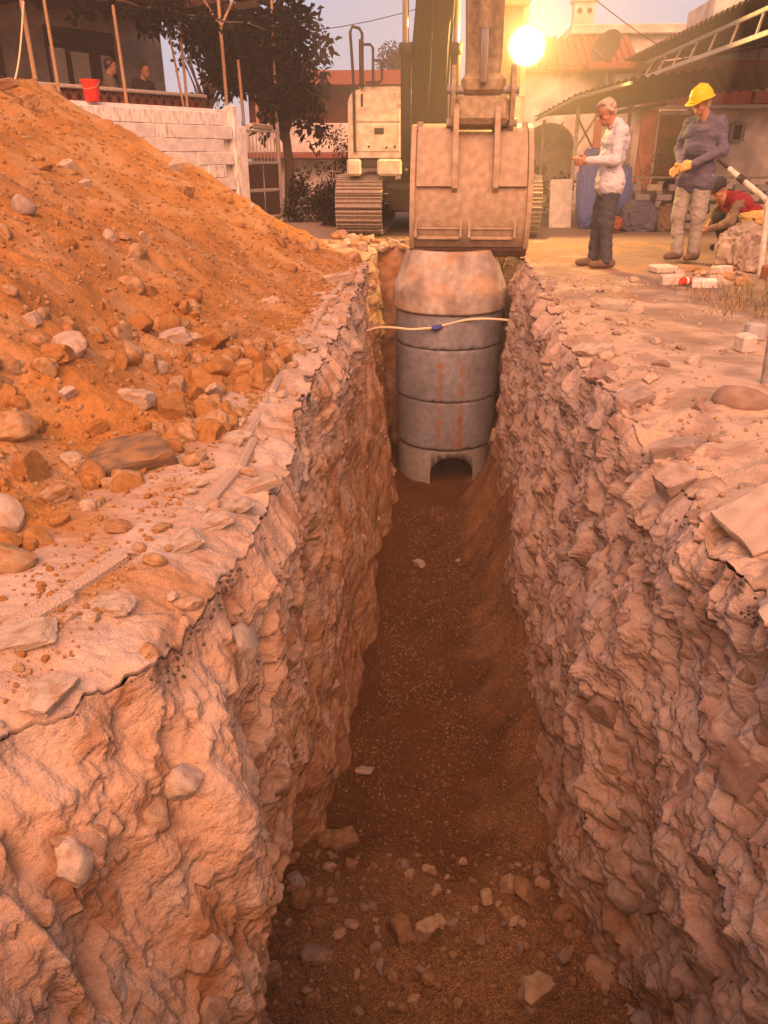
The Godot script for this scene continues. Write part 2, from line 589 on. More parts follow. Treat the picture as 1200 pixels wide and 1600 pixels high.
func ground_y(x: float, z: float) -> float:
	var side := -1 if x < 0.1 else 1
	var e := line_at(LT if side < 0 else RT, z)
	var away := (x - e) * side
	var y := 0.0
	if side < 0:
		var near := clampf((z + 3.4) * 0.8, 0.0, 1.0)
		y -= 0.05 * clampf(1.0 - away / 0.22, 0.0, 1.0)
		var crumb := clampf(1.0 - away / 0.3, 0.0, 1.0)
		y += crumb * (0.016 * v_mid.get_noise_2d(x + 0.05 * n_mid.get_noise_2d(x, z), z) + 0.014 * n_mid.get_noise_2d(x * 0.9, z * 0.9 + 7.0) + 0.012 * n_fine.get_noise_2d(x * 0.7, z * 0.7))
		y -= 0.05 * near * pow(clampf(1.0 - away / 0.30, 0.0, 1.0), 1.6)
	else:
		y -= 0.10 * clampf(1.0 - away / 0.35, 0.0, 1.0) * clampf(0.5 + (z + 6.0) * 0.3, 0.2, 1.0)
	y += 0.012 * n_mid.get_noise_2d(x * 0.5, z * 0.5)
	if z < -10.0: y += 0.07 * clampf((-10.0 - z) / 1.5, 0.0, 1.0)
	if side > 0:
		var rough := clampf((z + 4.8) * 0.7, 0.0, 1.0)
		var crumb := clampf(1.0 - away / 0.5, 0.0, 1.0)
		y += crumb * (0.022 * v_mid.get_noise_2d(x + 0.05 * n_mid.get_noise_2d(x, z), z) + 0.018 * n_mid.get_noise_2d(x * 0.9, z * 0.9 + 3.0) + 0.016 * n_fine.get_noise_2d(x * 0.7, z * 0.7))
		y += rough * (0.05 * n_mid.get_noise_2d(x * 0.6, z * 0.6) + 0.02 * (-c_mid.get_noise_2d(x, z)) - 0.01)
	return y

func ground_color(x: float, z: float) -> Color:
	var side := -1 if x < 0.1 else 1
	var t := n_tone.get_noise_2d(x, z)
	var c := Color(0.56, 0.42, 0.33)
	if side < 0:
		c = Color(0.56, 0.41, 0.32).lerp(OCHRE, clampf(0.12 + t * 1.6 + (-1.0 - x) * 0.8, 0.0, 0.9))
	else:
		var road := clampf((x - 1.0) * 0.7 + t * 1.6 + (-z - 6.5) * 0.25, 0.0, 1.0)
		c = Color(0.60, 0.46, 0.36).lerp(Color(0.30, 0.235, 0.19), road)
		var wear := clampf((n_mid.get_noise_2d(x * 0.7 + 9.0, z * 0.7) - 0.12) * 6.0, 0.0, 1.0)
		c = c.lerp(Color(0.36, 0.26, 0.20), wear * 0.7)
		c = c.lerp(Color(0.46, 0.29, 0.16), clampf((n_tone.get_noise_2d(x * 0.8 - 5.0, z * 0.5) - 0.1) * 3.0, 0.0, 0.6) * clampf(-z - 5.0, 0.0, 1.0))  # orange lamp light painted into the far ground in patches
	if side < 0:
		var chalk := clampf((n_mid.get_noise_2d(x * 0.5 + 2.0, z * 0.35) - 0.05) * 6.0, 0.0, 1.0)
		c = c.lerp(Color(0.70, 0.58, 0.50), chalk * 0.55)
	var f := n_fine.get_noise_2d(x * 1.3, z * 1.3)
	return c * (1.0 + 0.22 * f)

func build_ground():
	var v := PackedVector3Array()
	var col := PackedColorArray()
	var list := []
	for side in [-1, 1]:
		var zs := zlist(1.2, -11.2, 0.0052, 0.009)
		var widths := [0.20, 0.13, 0.04, 0.012, 0.004, 0.0, 0.003, 0.010]
		var drops := [0.45, 0.11, 0.09, 0.075, 0.060, 0.012, 0.003, 0.0]
		var w := 0.010
		while w < (1.6 if side < 0 else 4.6):
			w += clampf(w * 0.09, 0.012, 0.07)
			widths.append(w)
			drops.append(0.0)
		v = PackedVector3Array()
		col = PackedColorArray()
		for z in zs:
			var ex := edge_x(side, z)
			for k in widths.size():
				var x: float = ex + side * widths[k]
				var y: float = ground_y(x, z) - drops[k] * (1.0 if k == 0 else 0.8 if k == 1 else clampf(0.22 + 1.3 * n_mid.get_noise_2d(z * 0.4, side * 2.0), 0.28 if k < 5 else 0.04, 1.0) * (0.45 if side > 0 and z > -3.0 else 1.0))
				y += 0.006 * n_fine.get_noise_2d(x, z)
				v.append(Vector3(x, y, z))
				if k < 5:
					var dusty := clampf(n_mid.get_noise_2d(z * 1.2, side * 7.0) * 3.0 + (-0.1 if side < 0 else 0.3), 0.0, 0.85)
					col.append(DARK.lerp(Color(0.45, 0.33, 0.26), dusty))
				else:
					col.append(ground_color(x, z))
		list.append([sheet(v, zs.size(), widths.size(), col, side > 0), Transform3D.IDENTITY])
	# the land around, out to the horizon
	var tris := PackedVector3Array()
	for q in [[-160, -200, 160, -11.15, 0.045], [-160, -11.16, -2.2, 160, -0.05], [5.3, -11.16, 160, 160, -0.05], [-2.25, 1.1, 5.35, 160, -0.05]]:
		var a := Vector3(q[0], q[4], q[1])
		var b := Vector3(q[2], q[4], q[1])
		var c := Vector3(q[2], q[4], q[3])
		var d := Vector3(q[0], q[4], q[3])
		tris.append_array([a, b, c, a, c, d])
	var far := flat_mesh(tris)
	var arr := far.surface_get_arrays(0)
	var fc := PackedColorArray()
	fc.resize(tris.size())
	fc.fill(Color(0.33, 0.26, 0.21))
	arr[Mesh.ARRAY_COLOR] = fc
	var fm := ArrayMesh.new()
	fm.add_surface_from_arrays(Mesh.PRIMITIVE_TRIANGLES, arr)
	list.append([fm, Transform3D.IDENTITY])
	var g := put("ground", join(list), M.ground_dust)
	tag(g, "", "", "", "structure")

func floor_y(x: float, z: float) -> float:
	var y := -2.75
	if z > -3.4:
		y += 0.30 * clampf((z + 3.4) / 1.3, 0.0, 1.6)
	var xr := line_at(RB, z)
	var xl := line_at(LB, z)
	# earth slumped along the right wall, and a little along the left
	var slump := clampf(1.0 - (xr + 0.05 - x) / (0.40 + 0.12 * n_big.get_noise_1d(z * 1.9)), 0.0, 1.2)
	y += pow(slump, 1.4) * (0.52 * clampf(n_big.get_noise_1d(z * 1.3 + 4.0) * 1.4 + 0.95, 0.4, 1.3)) * clampf((-z - 3.7) * 1.3, 0.12, 1.0) + slump * 0.06 * n_mid.get_noise_2d(x, z)
	y += pow(clampf(1.0 - (x - xl) / 0.2, 0.0, 1.0), 2.0) * 0.09
	y += 0.03 * n_mid.get_noise_2d(x * 0.5, z * 0.5) + 0.008 * n_fine.get_noise_2d(x, z)
	if z > -3.4:
		y += clampf(z + 3.4, 0.0, 0.5) * 2.0 * (0.025 * -c_mid.get_noise_2d(x * 0.8, z * 0.8) + 0.02 * n_mid.get_noise_2d(x, z))
	return y

func dome(n: FastNoiseLite, p: Vector3) -> float:
	return clampf(-n.get_noise_3dv(p), 0.0, 1.0)

# point of a trench side: t runs 0 at the lip to 1 below the floor
func wall_pt(side: int, z: float, t: float) -> Vector3:
	var top := edge_x(side, z) + side * 0.004
	var bot := line_at(LB if side < 0 else RB, z)
	var k := t
	if side > 0: k = 1.0 - pow(1.0 - t, 3.2)
	else: k = lerpf(t, smoothstep(0.42, 1.0, t), clampf((z + 3.6) * 1.2, 0.0, 1.0))
	var x := lerpf(top, bot, k)
	var y := lerpf(ground_y(edge_x(side, z), z) - 0.014, -2.95, t)
	var p := Vector3(x, y, z)
	var fade := clampf(t * 22.0, 0.0, 1.0)
	var d := 0.0
	if side < 0:
		# blocky, plastered with dust near the top and close by; scraped smooth by the digger lower down
		var rough := clampf(1.25 - t * 0.7 + (z + 3.2) * 0.35 * clampf(t * 4.0, 0.2, 1.0), maxf(0.22, 0.7 * clampf(-z - 7.6, 0.0, 1.0)), 1.1)
		var q := p + Vector3(0, 0.10 * n_mid.get_noise_3dv(p * 0.5), 0.10 * n_mid.get_noise_3dv(p * 0.5 + Vector3(5, 0, 0)))
		var w2 := n_fine.get_noise_3dv(p * 0.35)
		q += Vector3(0, w2, -w2) * 0.03
		q.y += q.z * 0.45
		d = 0.13 * n_big.get_noise_3dv(p) + rough * (0.024 * v_big.get_noise_3dv(q) + 0.04 * dome(c_big, q) + 0.008 * v_mid.get_noise_3dv(q) + 0.034 * dome(c_mid, q * 0.8) + 0.014 * dome(c_small, q) + 0.032 * n_mid.get_noise_3dv(p))
		d += 0.012 * n_mid.get_noise_3dv(p * Vector3(1, 0.22, 2.2)) + 0.004 * n_fine.get_noise_3dv(p) * 2.0
		d += 0.05 * sin(clampf(t * 1.6, 0.0, 1.0) * PI) * clampf(z + 3.4, 0.0, 1.0)
		d += 0.36 * sin(clampf(t * 1.5, 0.0, 1.0) * PI) * clampf((z + 1.95) / 0.8, 0.0, 1.0)
	else:
		var q := p + Vector3(0, 0.09 * n_mid.get_noise_3dv(p * 0.5 + Vector3(0, 3, 0)), 0.09 * n_mid.get_noise_3dv(p * 0.5 + Vector3(5, 0, 9)))
		var w2 := n_fine.get_noise_3dv(p * 0.4)
		q += Vector3(0, w2, -w2) * 0.035
		var rough := clampf(1.2 - t * 0.4 + (z + 4.0) * 0.10, 0.40, 1.15)
		d = 0.14 * n_big.get_noise_3dv(p + Vector3(0, 0, 20)) + rough * (0.020 * v_big.get_noise_3dv(q) + 0.05 * dome(c_big, q * 0.9) + 0.010 * v_mid.get_noise_3dv(q) + 0.062 * dome(c_mid, q * 0.85) + 0.020 * dome(c_small, q) + 0.05 * n_mid.get_noise_3dv(p * 0.8))
		d += 0.012 * n_fine.get_noise_3dv(p)
		d -= 0.03 * clampf(t * 5.0, 0.0, 1.0)
	d = (d - 0.05 * clampf(t * 5.0, 0.1, 1.0)) * fade
	# lumps sag a little
	return Vector3(x - side * d, y - 0.25 * maxf(d, 0.0), z)

func wall_color(side: int, p: Vector3, t: float) -> Color:
	var a := n_tone.get_noise_3dv(p * Vector3(1, 1.6, 1))
	var b := n_mid.get_noise_3dv(p * 0.8 + Vector3(3, 1, 4))
	var f := n_fine.get_noise_3dv(p * 1.2)
	var c: Color
	if side < 0:
		# dust-coated gravelly bed above, orange clay below, with a ragged boundary
		var clay := clampf((t - 0.50 + a * 0.9 + (-z_near(p.z)) * 0.05) * 6.0, 0.0, 1.0)
		c = Color(0.66, 0.445, 0.305).lerp(Color(0.52, 0.29, 0.145), clay * 0.8)
		c = c.lerp(Color(0.60, 0.45, 0.345), clampf((0.10 - t + a * 0.3) * 8.0, 0.0, 1.0))
		c = c.lerp(Color(0.62, 0.49, 0.40), clampf((b - 0.12) * 5.0, 0.0, 1.0) * (1.0 - clay * 0.6) * 0.7)
		c = c.lerp(Color(0.36, 0.17, 0.075), clampf((-b - 0.22) * 5.0, 0.0, 1.0) * 0.7)
	else:
		var clay := clampf((t - 0.72 + a * 0.9 + clampf(-p.z - 5.0, 0.0, 4.0) * 0.10) * 5.0, 0.0, 1.0)
		c = Color(0.56, 0.42, 0.345).lerp(Color(0.40, 0.22, 0.12), clay * 0.75)
		c = c.lerp(Color(0.60, 0.47, 0.40), clampf((0.30 - t + a * 0.5) * 5.0, 0.0, 1.0))
		c = c.lerp(Color(0.55, 0.45, 0.40), clampf((b - 0.1) * 5.0, 0.0, 1.0) * 0.7)
		c = c.lerp(Color(0.32, 0.20, 0.15), clampf((-b - 0.15) * 5.0, 0.0, 1.0) * 0.6)
	return c * (1.0 + 0.25 * f)

func z_near(z: float) -> float:
	return clampf(z + 2.0, -4.0, 1.0)

func build_trench():
	for side in [-1, 1]:
		var zs := zlist(0.6, -10.9, 0.0050, 0.009)
		var cols := 330
		var v := PackedVector3Array()
		var col := PackedColorArray()
		v.resize(zs.size() * cols)
		col.resize(zs.size() * cols)
		var k := 0
		for z in zs:
			for c in cols:
				var t := c / float(cols - 1)
				var p := wall_pt(side, z, t)
				v[k] = p
				col[k] = wall_color(side, p, t)
				k += 1
		var w := put("trench_wall_left" if side < 0 else "trench_wall_right", sheet(v, zs.size(), cols, col, side < 0), M.soil)
		tag(w, "", "", "", "structure")
		wall_stones(w, side)
	# ends: behind the manhole, and the ramp under the camera
	var v2 := PackedVector3Array()
	var col2 := PackedColorArray()
	for r in 80:
		for c in 80:
			var t := c / 79.0
			var p := Vector3(lerpf(-1.1, 1.15, r / 79.0), lerpf(0.02, -2.95, t), -10.72 + 0.12 * t)
			p.z += 0.12 * n_big.get_noise_3dv(p) + 0.05 * dome(c_mid, p) + 0.05 * dome(c_big, p)
			v2.append(p)
			col2.append(wall_color(-1, p, maxf(t, 0.55)))
	tag(put("trench_wall_end", sheet(v2, 80, 80, col2, true), M.soil), "", "", "", "structure")
	v2.clear()
	col2.clear()
	for r in 60:
		for c in 60:
			var t := c / 59.0
			var p := Vector3(lerpf(-1.2, 1.3, r / 59.0), lerpf(0.0, -2.9, t), -0.45 - 1.1 * t * t)
			p.z += 0.08 * n_big.get_noise_3dv(p) + 0.05 * dome(c_mid, p)
			v2.append(p)
			col2.append(wall_color(1, p, t))
	tag(put("trench_wall_near", sheet(v2, 60, 60, col2), M.soil), "", "", "", "structure")
	# floor
	var fz := zlist(-0.9, -10.9, 0.0046, 0.009)
	var fcols := 180
	v2.clear()
	col2.clear()
	for z in fz:
		for c in fcols:
			var x := lerpf(-1.35, 1.4, c / float(fcols - 1))
			var p := Vector3(x, floor_y(x, z), z)
			v2.append(p)
			var a := n_tone.get_noise_3dv(p)
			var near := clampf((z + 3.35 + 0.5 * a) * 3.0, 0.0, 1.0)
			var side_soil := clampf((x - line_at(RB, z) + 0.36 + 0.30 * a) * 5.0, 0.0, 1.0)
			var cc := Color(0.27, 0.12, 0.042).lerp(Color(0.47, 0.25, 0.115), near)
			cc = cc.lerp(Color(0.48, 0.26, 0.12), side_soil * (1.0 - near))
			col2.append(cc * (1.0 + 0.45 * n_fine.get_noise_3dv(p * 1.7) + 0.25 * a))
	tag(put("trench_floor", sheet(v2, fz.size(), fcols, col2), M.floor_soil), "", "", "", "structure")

func heap_y(x: float, z: float) -> float:
	var foot := -1.02 - 0.30 * clampf((z + 3.2) * 0.9, 0.0, 1.2) + 0.08 * n_big.get_noise_2d(z * 0.9, 3.0)
	var u := foot - x
	var slope := 0.50 - 0.06 * clampf(z + 3.5, 0.0, 1.5)
	var y := u * slope
	if u > 0.0: y = u * slope * (0.55 + 0.45 * clampf(u / 1.0, 0.0, 1.0)) if u < 1.0 else y
	var crest := 1.86 - 0.55 * clampf((z + 7.2) / 4.0, 0.0, 1.0)
	var over := u - 3.55
	if over > -0.6:
		y = minf(y, crest - 0.10 * over * over * signf(over)) if over < 0.0 else crest - over * 0.55
	y = minf(y, crest + 0.02)
	# the far end runs out
	var endz := -9.7 - 0.10 * clampf(u, 0.0, 4.0)
	if z < endz: y -= (endz - z) * 0.62
	y += 0.10 * n_big.get_noise_2d(x * 1.1, z * 1.1) * clampf(u * 1.5, 0.0, 1.0)
	y += 0.025 * n_mid.get_noise_2d(x * 0.7, z * 0.7) + 0.010 * -c_small.get_noise_2d(x * 0.8, z * 0.8 + 2.0) + 0.034 * -c_mid.get_noise_2d(x * 0.8 + 3.0, z * 0.8) * clampf(0.4 + n_tone.get_noise_2d(x, z) * 2.0, 0.0, 1.0) + 0.007 * n_fine.get_noise_2d(x * 1.2, z * 1.2)
	return y - 0.015

func build_heap():
	var v := PackedVector3Array()
	var col := PackedColorArray()
	var rs := PackedFloat32Array()
	var r := 1.35
	while r < 15.0:
		rs.append(r)
		r *= 1.0052
	var na := 330
	for rr in rs:
		for k in na:
			var a := deg_to_rad(lerpf(4.0, 80.0, k / float(na - 1)))
			var x: float = -sin(a) * rr
			var z: float = -cos(a) * rr
			var y := maxf(heap_y(x, z), -0.12)
			if x > edge_x(-1, z) - 0.12: y = -0.12 if z > -10.6 else y
			v.append(Vector3(x, y, z))
			var t := n_tone.get_noise_2d(x * 0.9, z * 0.9)
			var c := Color(0.48, 0.235, 0.072).lerp(Color(0.52, 0.31, 0.15), clampf(0.25 + t * 2.0, 0.0, 1.0))
			var crest := clampf((n_mid.get_noise_2d(x * 0.35 + 7.0, z * 0.35) - 0.1) * 4.0, 0.0, 1.0)
			c = c.lerp(Color(0.38, 0.18, 0.055), crest * 0.7)
			col.append(c * (1.0 + 0.25 * n_fine.get_noise_2d(x * 1.1, z * 1.1)))
	var idx := PackedInt32Array()
	for i in rs.size() - 1:
		for k in na - 1:
			var a := i * na + k
			if maxf(maxf(v[a].y, v[a + 1].y), maxf(v[a + na].y, v[a + na + 1].y)) > -0.115:
				idx.append_array([a, a + na, a + 1, a + 1, a + na, a + na + 1])
	var h := put("spoil_heap", from_arrays(v, idx, null, col), M.soil)
	tag(h, "long heap of orange excavated earth and stones beside the trench", "earth heap")

func wall_stones(w: Node3D, side: int):
	if rocks.is_empty(): make_rock_kit()
	var r := RandomNumberGenerator.new()
	r.seed = 100 + side
	var made := 0
	while made < 290:
		var z := -0.9 - pow(r.randf(), 1.5) * 8.0
		var t := r.randf_range(0.05, 0.93)
		if side < 0 and z < -3.4 and t > 0.3 and r.randf() < 0.85: continue
		var p := wall_pt(side, z, t)
		var s := r.randf_range(0.035, 0.085) * (1.5 if r.randf() < 0.14 else 1.0)
		if side > 0: s *= 1.15
		var tone := "pale" if r.randf() < (0.22 if t < 0.5 else 0.1) else "wall"
		var m: ArrayMesh = rocks_of(tone if side < 0 else tone + "_right", r.randi_range(0, 4))
		var b := Basis.from_euler(Vector3(r.randf(), r.randf(), r.randf()) * TAU).scaled(Vector3.ONE * s * 1.9)
		put("stone", m, M.rock, w, Transform3D(b, p + Vector3(side * s * 0.6, 0, 0)))
		made += 1

var kit := {}
func make_rock_kit():
	for i in 8:
		rocks.append(rock_mesh(40 + i, 3, 9 + i % 3, 1.0 if i % 2 == 0 else 0.0, Vector3(1.0, 0.78, 0.88)))
	for i in 4:
		rocks.append(rock_mesh(60 + i, 2, 6, 0.0, Vector3(1.0, 0.8, 0.9)))
	var tones := {
		"ochre": [Color(0.50, 0.265, 0.10), Color(0.44, 0.21, 0.06), 0.45],
		"dusty": [Color(0.58, 0.40, 0.24), Color(0.46, 0.23, 0.075), 0.5],
		"pale": [Color(0.68, 0.57, 0.47), Color(0.56, 0.38, 0.25), 0.4],
		"wall": [Color(0.62, 0.44, 0.315), Color(0.54, 0.345, 0.21), 0.5],
		"pale_right": [Color(0.52, 0.43, 0.38), Color(0.45, 0.34, 0.28), 0.45],
		"wall_right": [Color(0.44, 0.32, 0.265), Color(0.38, 0.25, 0.19), 0.5],
		"deep": [Color(0.46, 0.28, 0.155), Color(0.36, 0.185, 0.08), 0.5],
		"asphalt": [Color(0.24, 0.18, 0.135), Color(0.45, 0.27, 0.135), 0.60]}
	for k in tones:
		kit[k] = []
		for i in rocks.size():
			kit[k].append(tinted_rock(rocks[i], tones[k][0], tones[k][1], tones[k][2], i * 7, 3.0 if k == "asphalt" else 1.0))

func rocks_of(tone: String, i: int) -> ArrayMesh:
	return kit[tone][i % kit[tone].size()]

func build_edging():
	# a broken line of concrete edging in the dust along the left lip
	var line := [[-1.0, -1.25], [-1.094, -1.587], [-0.991, -1.768], [-0.916, -2.0], [-0.833, -2.38], [-0.766, -2.75], [-0.842, -3.5], [-0.93, -4.52], [-0.90, -5.37], [-0.93, -6.8], [-0.95, -8.4]]
	var r := RandomNumberGenerator.new()
	r.seed = 5
	var k := thing("kerb_edging", "broken pale concrete edging line along the left lip of trench", "kerb")
	for i in range(1, line.size() - 1):
		var a := Vector2(line[i][0], line[i][1])
		var b := Vector2(line[i + 1][0], line[i + 1][1])
		var n := maxi(1, int(round(a.distance_to(b) / 0.38)))
		for j in n:
			if r.randf() < 0.25: continue
			var p := a.lerp(b, j / float(n))
			var q := a.lerp(b, (j + 0.97) / float(n))
			var y := ground_y((p.x + q.x) * 0.5, (p.y + q.y) * 0.5) - 0.040
			var A := Vector3(p.x + r.randf_range(-0.02, 0.02), y + r.randf_range(-0.02, 0.012), p.y)
			var B := Vector3(q.x + r.randf_range(-0.02, 0.02), y + r.randf_range(-0.02, 0.012), q.y)
			put("kerb_stone", bar_mesh(A, B, r.randf_range(0.04, 0.055), 0.13, 0.014), M.kerb_dust, k)

# ------------------------------------------------------------------ plants
# leaves: folded diamonds scattered through balls. clumps: [[centre, radius], ...]
func leaf_cloud(clumps: Array, per_m3: float, size: float, tones: Array, sd: int, long := 1.9, droop := 0.35) -> ArrayMesh:
	var r := RandomNumberGenerator.new()
	r.seed = sd
	var v := PackedVector3Array()
	var nor := PackedVector3Array()
	var col := PackedColorArray()
	var idx := PackedInt32Array()
	for cl in clumps:
		var c: Vector3 = cl[0]
		var rad: float = cl[1]
		var n := int(per_m3 * rad * rad * rad * 4.19)
		for i in n:
			var d := Vector3(r.randfn(), r.randfn() * 0.85, r.randfn()).normalized() * pow(r.randf(), 0.55) * rad
			var p := c + d
			var out := (d.normalized() + Vector3(r.randfn(), r.randfn(), r.randfn()) * 0.7 + Vector3(0, -droop, 0)).normalized()
			var side := out.cross(Vector3(r.randfn(), r.randfn() + 1.2, r.randfn())).normalized()
			var up := side.cross(out).normalized()
			var l := size * r.randf_range(0.6, 1.25)
			var w := l / long * 0.5
			var k := v.size()
			v.append_array([p, p + out * l * 0.45 + side * w + up * w * 0.5, p + out * l, p + out * l * 0.45 - side * w + up * w * 0.5])
			var n1 := (up - side * 0.4).normalized()
			var n2 := (up + side * 0.4).normalized()
			nor.append_array([up, n1, up, n2])
			var t: Color = tones[r.randi() % tones.size()] * r.randf_range(0.7, 1.3)
			col.append_array([t, t, t, t])
			idx.append_array([k, k + 1, k + 2, k, k + 2, k + 3])
	return from_arrays(v, idx, nor, col)

func clump_ball(c: Vector3, size: Vector3, n: int, rad: float, sd: int) -> Array:
	var r := RandomNumberGenerator.new()
	r.seed = sd
	var out := []
	for i in n:
		var d := Vector3(r.randfn(), r.randfn(), r.randfn()).normalized() * pow(r.randf(), 0.4)
		out.append([c + d * size, rad * r.randf_range(0.6, 1.25)])
	return out

const GREENS := [Color(0.13, 0.16, 0.06), Color(0.16, 0.185, 0.075), Color(0.20, 0.195, 0.10), Color(0.11, 0.135, 0.055)]

func tree(called: String, label: String, at: Vector3, height: float, clumps: Array, leaf: float, dens: float, sd: int, trunk_r := 0.09):
	var t := thing(called, label, "tree", at, 0.0)
	var r := RandomNumberGenerator.new()
	r.seed = sd
	var list := [[tube([Vector3.ZERO, Vector3(0.04, height * 0.3, 0), Vector3(-0.03, height * 0.6, 0.03), Vector3(0.02, height * 0.8, 0)], [trunk_r * 1.2, trunk_r, trunk_r * 0.8, trunk_r * 0.4], 9), Transform3D.IDENTITY]]
	for c in clumps:
		var s := Vector3(0, height * r.randf_range(0.4, 0.75), 0)
		var m: Vector3 = s.lerp(c[0], 0.55) + Vector3(0, 0.12, 0)
		list.append([tube([s, m, c[0]], [trunk_r * 0.4, trunk_r * 0.25, trunk_r * 0.08], 6), Transform3D.IDENTITY])
	put("trunk", join(list), M.bark, t)
	put("crown", leaf_cloud(clumps, dens, leaf, GREENS, sd), M.leaf, t)
	return t

# ------------------------------------------------------------------ the house with the porch, left
func build_left_house():
	var O := Vector3(-3.545, 0.0, -14.0)
	var turn := deg_to_rad(58.06)
	var B := Basis(Vector3.UP, turn)
	var r := RandomNumberGenerator.new()
	r.seed = 31
	# white painted block wall
	var w := thing("block_wall", "whitewashed block wall behind the earth heap, dirt streaks on top", "wall", O, turn)
	put("core", bbox(Vector3(5.2, 1.80, 0.14), 0.005), M.white_paint, w, xf(Vector3(-2.6, 0.9, -0.10)))
	for row in 8:
		var y := 0.30 + row * 0.193
		for c in 10:
			var x := -0.2 - c * 0.40 - (0.2 if row % 2 == 1 else 0.0)
			if x < -4.4: continue
			put("block", bbox(Vector3(0.396, 0.190, 0.16), 0.007), M.white_stained if row == 7 or r.randf() < 0.15 else M.white_paint, w, xf(Vector3(x, y + r.randf_range(-0.003, 0.003), r.randf_range(-0.006, 0.006)), Vector3(0, r.randf_range(-0.6, 0.6), r.randf_range(-0.4, 0.4))))
	put("pier", bbox(Vector3(0.13, 1.86, 0.22), 0.015), M.white_stained, w, xf(Vector3(0.075, 0.93, 0)))
	put("pier", bbox(Vector3(0.16, 1.56, 0.2), 0.015), M.white_paint, w, xf(Vector3(0.225, 0.78, 0)))
	# house body
	var h := thing("porch_house", "low dim house with shaded porch, window and balustrade behind white wall", "house", O, turn)
	var fz := -3.4
	var wx0 := -0.98
	var wx1 := 0.46
	put("wall", join([
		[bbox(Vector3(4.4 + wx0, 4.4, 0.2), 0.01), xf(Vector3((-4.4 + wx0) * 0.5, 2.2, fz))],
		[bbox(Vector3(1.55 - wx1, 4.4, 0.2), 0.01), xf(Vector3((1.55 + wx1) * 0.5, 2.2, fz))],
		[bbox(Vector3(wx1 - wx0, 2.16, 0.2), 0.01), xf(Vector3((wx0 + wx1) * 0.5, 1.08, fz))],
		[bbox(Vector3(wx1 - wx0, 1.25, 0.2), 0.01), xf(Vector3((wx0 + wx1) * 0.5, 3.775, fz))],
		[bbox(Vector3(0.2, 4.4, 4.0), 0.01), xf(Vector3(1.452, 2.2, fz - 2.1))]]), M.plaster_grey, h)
	put("porch_floor", bbox(Vector3(5.4, 1.35, 2.05), 0.01), M.concrete_pale, h, xf(Vector3(-1.9, 0.675, -2.27)))
	put("porch_roof", bbox(Vector3(6.0, 0.14, 2.3), 0.02), M.dark_wood, h, xf(Vector3(-1.75, 3.52, -2.18)))
	for i in 9:
		put("rafter", bbox(Vector3(0.07, 0.11, 3.2), 0.008), M.dark_wood, h, xf(Vector3(-4.3 + i * 0.66, 3.392, -1.72)))
	# window
	var win := put("window", join([
		bar(Vector3(wx0 + 0.03, 2.16, fz + 0.03), Vector3(wx0 + 0.03, 3.15, fz + 0.03), 0.07, 0.09),
		bar(Vector3(wx1 - 0.03, 2.16, fz + 0.03), Vector3(wx1 - 0.03, 3.15, fz + 0.03), 0.07, 0.09),
		bar(Vector3(wx0 + 0.065, 3.11, fz + 0.03), Vector3(wx1 - 0.065, 3.11, fz + 0.03), 0.07, 0.09),
		bar(Vector3(wx0 + 0.065, 2.20, fz + 0.03), Vector3(wx1 - 0.065, 2.20, fz + 0.03), 0.07, 0.09),
		bar(Vector3(wx0 + 0.065, 2.92, fz + 0.03), Vector3(wx1 - 0.065, 2.92, fz + 0.03), 0.06, 0.08)]), M.dark_wood, h)
	for x in [-0.52, -0.02]:
		put("mullion", bar_mesh(Vector3(x, 2.24, fz + 0.035), Vector3(x, 2.88, fz + 0.035), 0.09, 0.06), M.dark_wood, win)
	for q in [[-0.74, 2.56, 0.40], [-0.27, 2.56, 0.44], [0.23, 2.56, 0.40]]:
		put("pane", bbox(Vector3(q[2], 0.66, 0.012), 0.002), M.glass_dark, win, xf(Vector3(q[0], q[1], fz + 0.0)))
	put("pane", bbox(Vector3(1.30, 0.14, 0.012), 0.002), M.glass_dark, win, xf(Vector3(-0.26, 3.015, fz)))
	put("pale_sheet", bbox(Vector3(0.36, 0.60, 0.01), 0.002), M.pale_sheet, win, xf(Vector3(-0.74, 2.53, fz + 0.014)))  # flat pale sheets set in front of the dark panes
	put("pale_sheet", bbox(Vector3(0.38, 0.56, 0.01), 0.002), M.pale_sheet, win, xf(Vector3(-0.27, 2.52, fz + 0.014)))
	put("pale_sheet", bbox(Vector3(0.22, 0.52, 0.01), 0.002), M.pale_sheet, win, xf(Vector3(0.28, 2.53, fz + 0.014)))
	var dr := put("door", bbox(Vector3(0.85, 2.0, 0.06), 0.01), M.dark_wood, h, xf(Vector3(-2.25, 2.3, fz + 0.12)))
	put("handle", tube([Vector3(0.33, 0, 0.03), Vector3(0.33, 0, 0.09), Vector3(0.24, 0, 0.09)], 0.012, 6), M.grey_steel, dr)
	# balustrade
	put("balustrade_cap", bbox(Vector3(4.3, 0.055, 0.2), 0.012), M.concrete_pale, h, xf(Vector3(-1.55, 2.06, -1.2)))
	put("balustrade_base", bbox(Vector3(4.3, 0.5, 0.14), 0.012), M.plaster_grey, h, xf(Vector3(-1.55, 1.55, -1.2)))
	put("balustrade_back", bbox(Vector3(4.26, 0.24, 0.03), 0.002), M.maroon, h, xf(Vector3(-1.55, 1.915, -1.235)))
	for i in 23:
		var x := 0.50 - i * 0.18
		put("lattice_block", join([bar(Vector3(x - 0.085, 1.81, -1.19), Vector3(x + 0.085, 2.03, -1.19), 0.03, 0.06), bar(Vector3(x - 0.085, 2.03, -1.187), Vector3(x + 0.085, 1.81, -1.187), 0.03, 0.06)]), M.roof_tile, h)
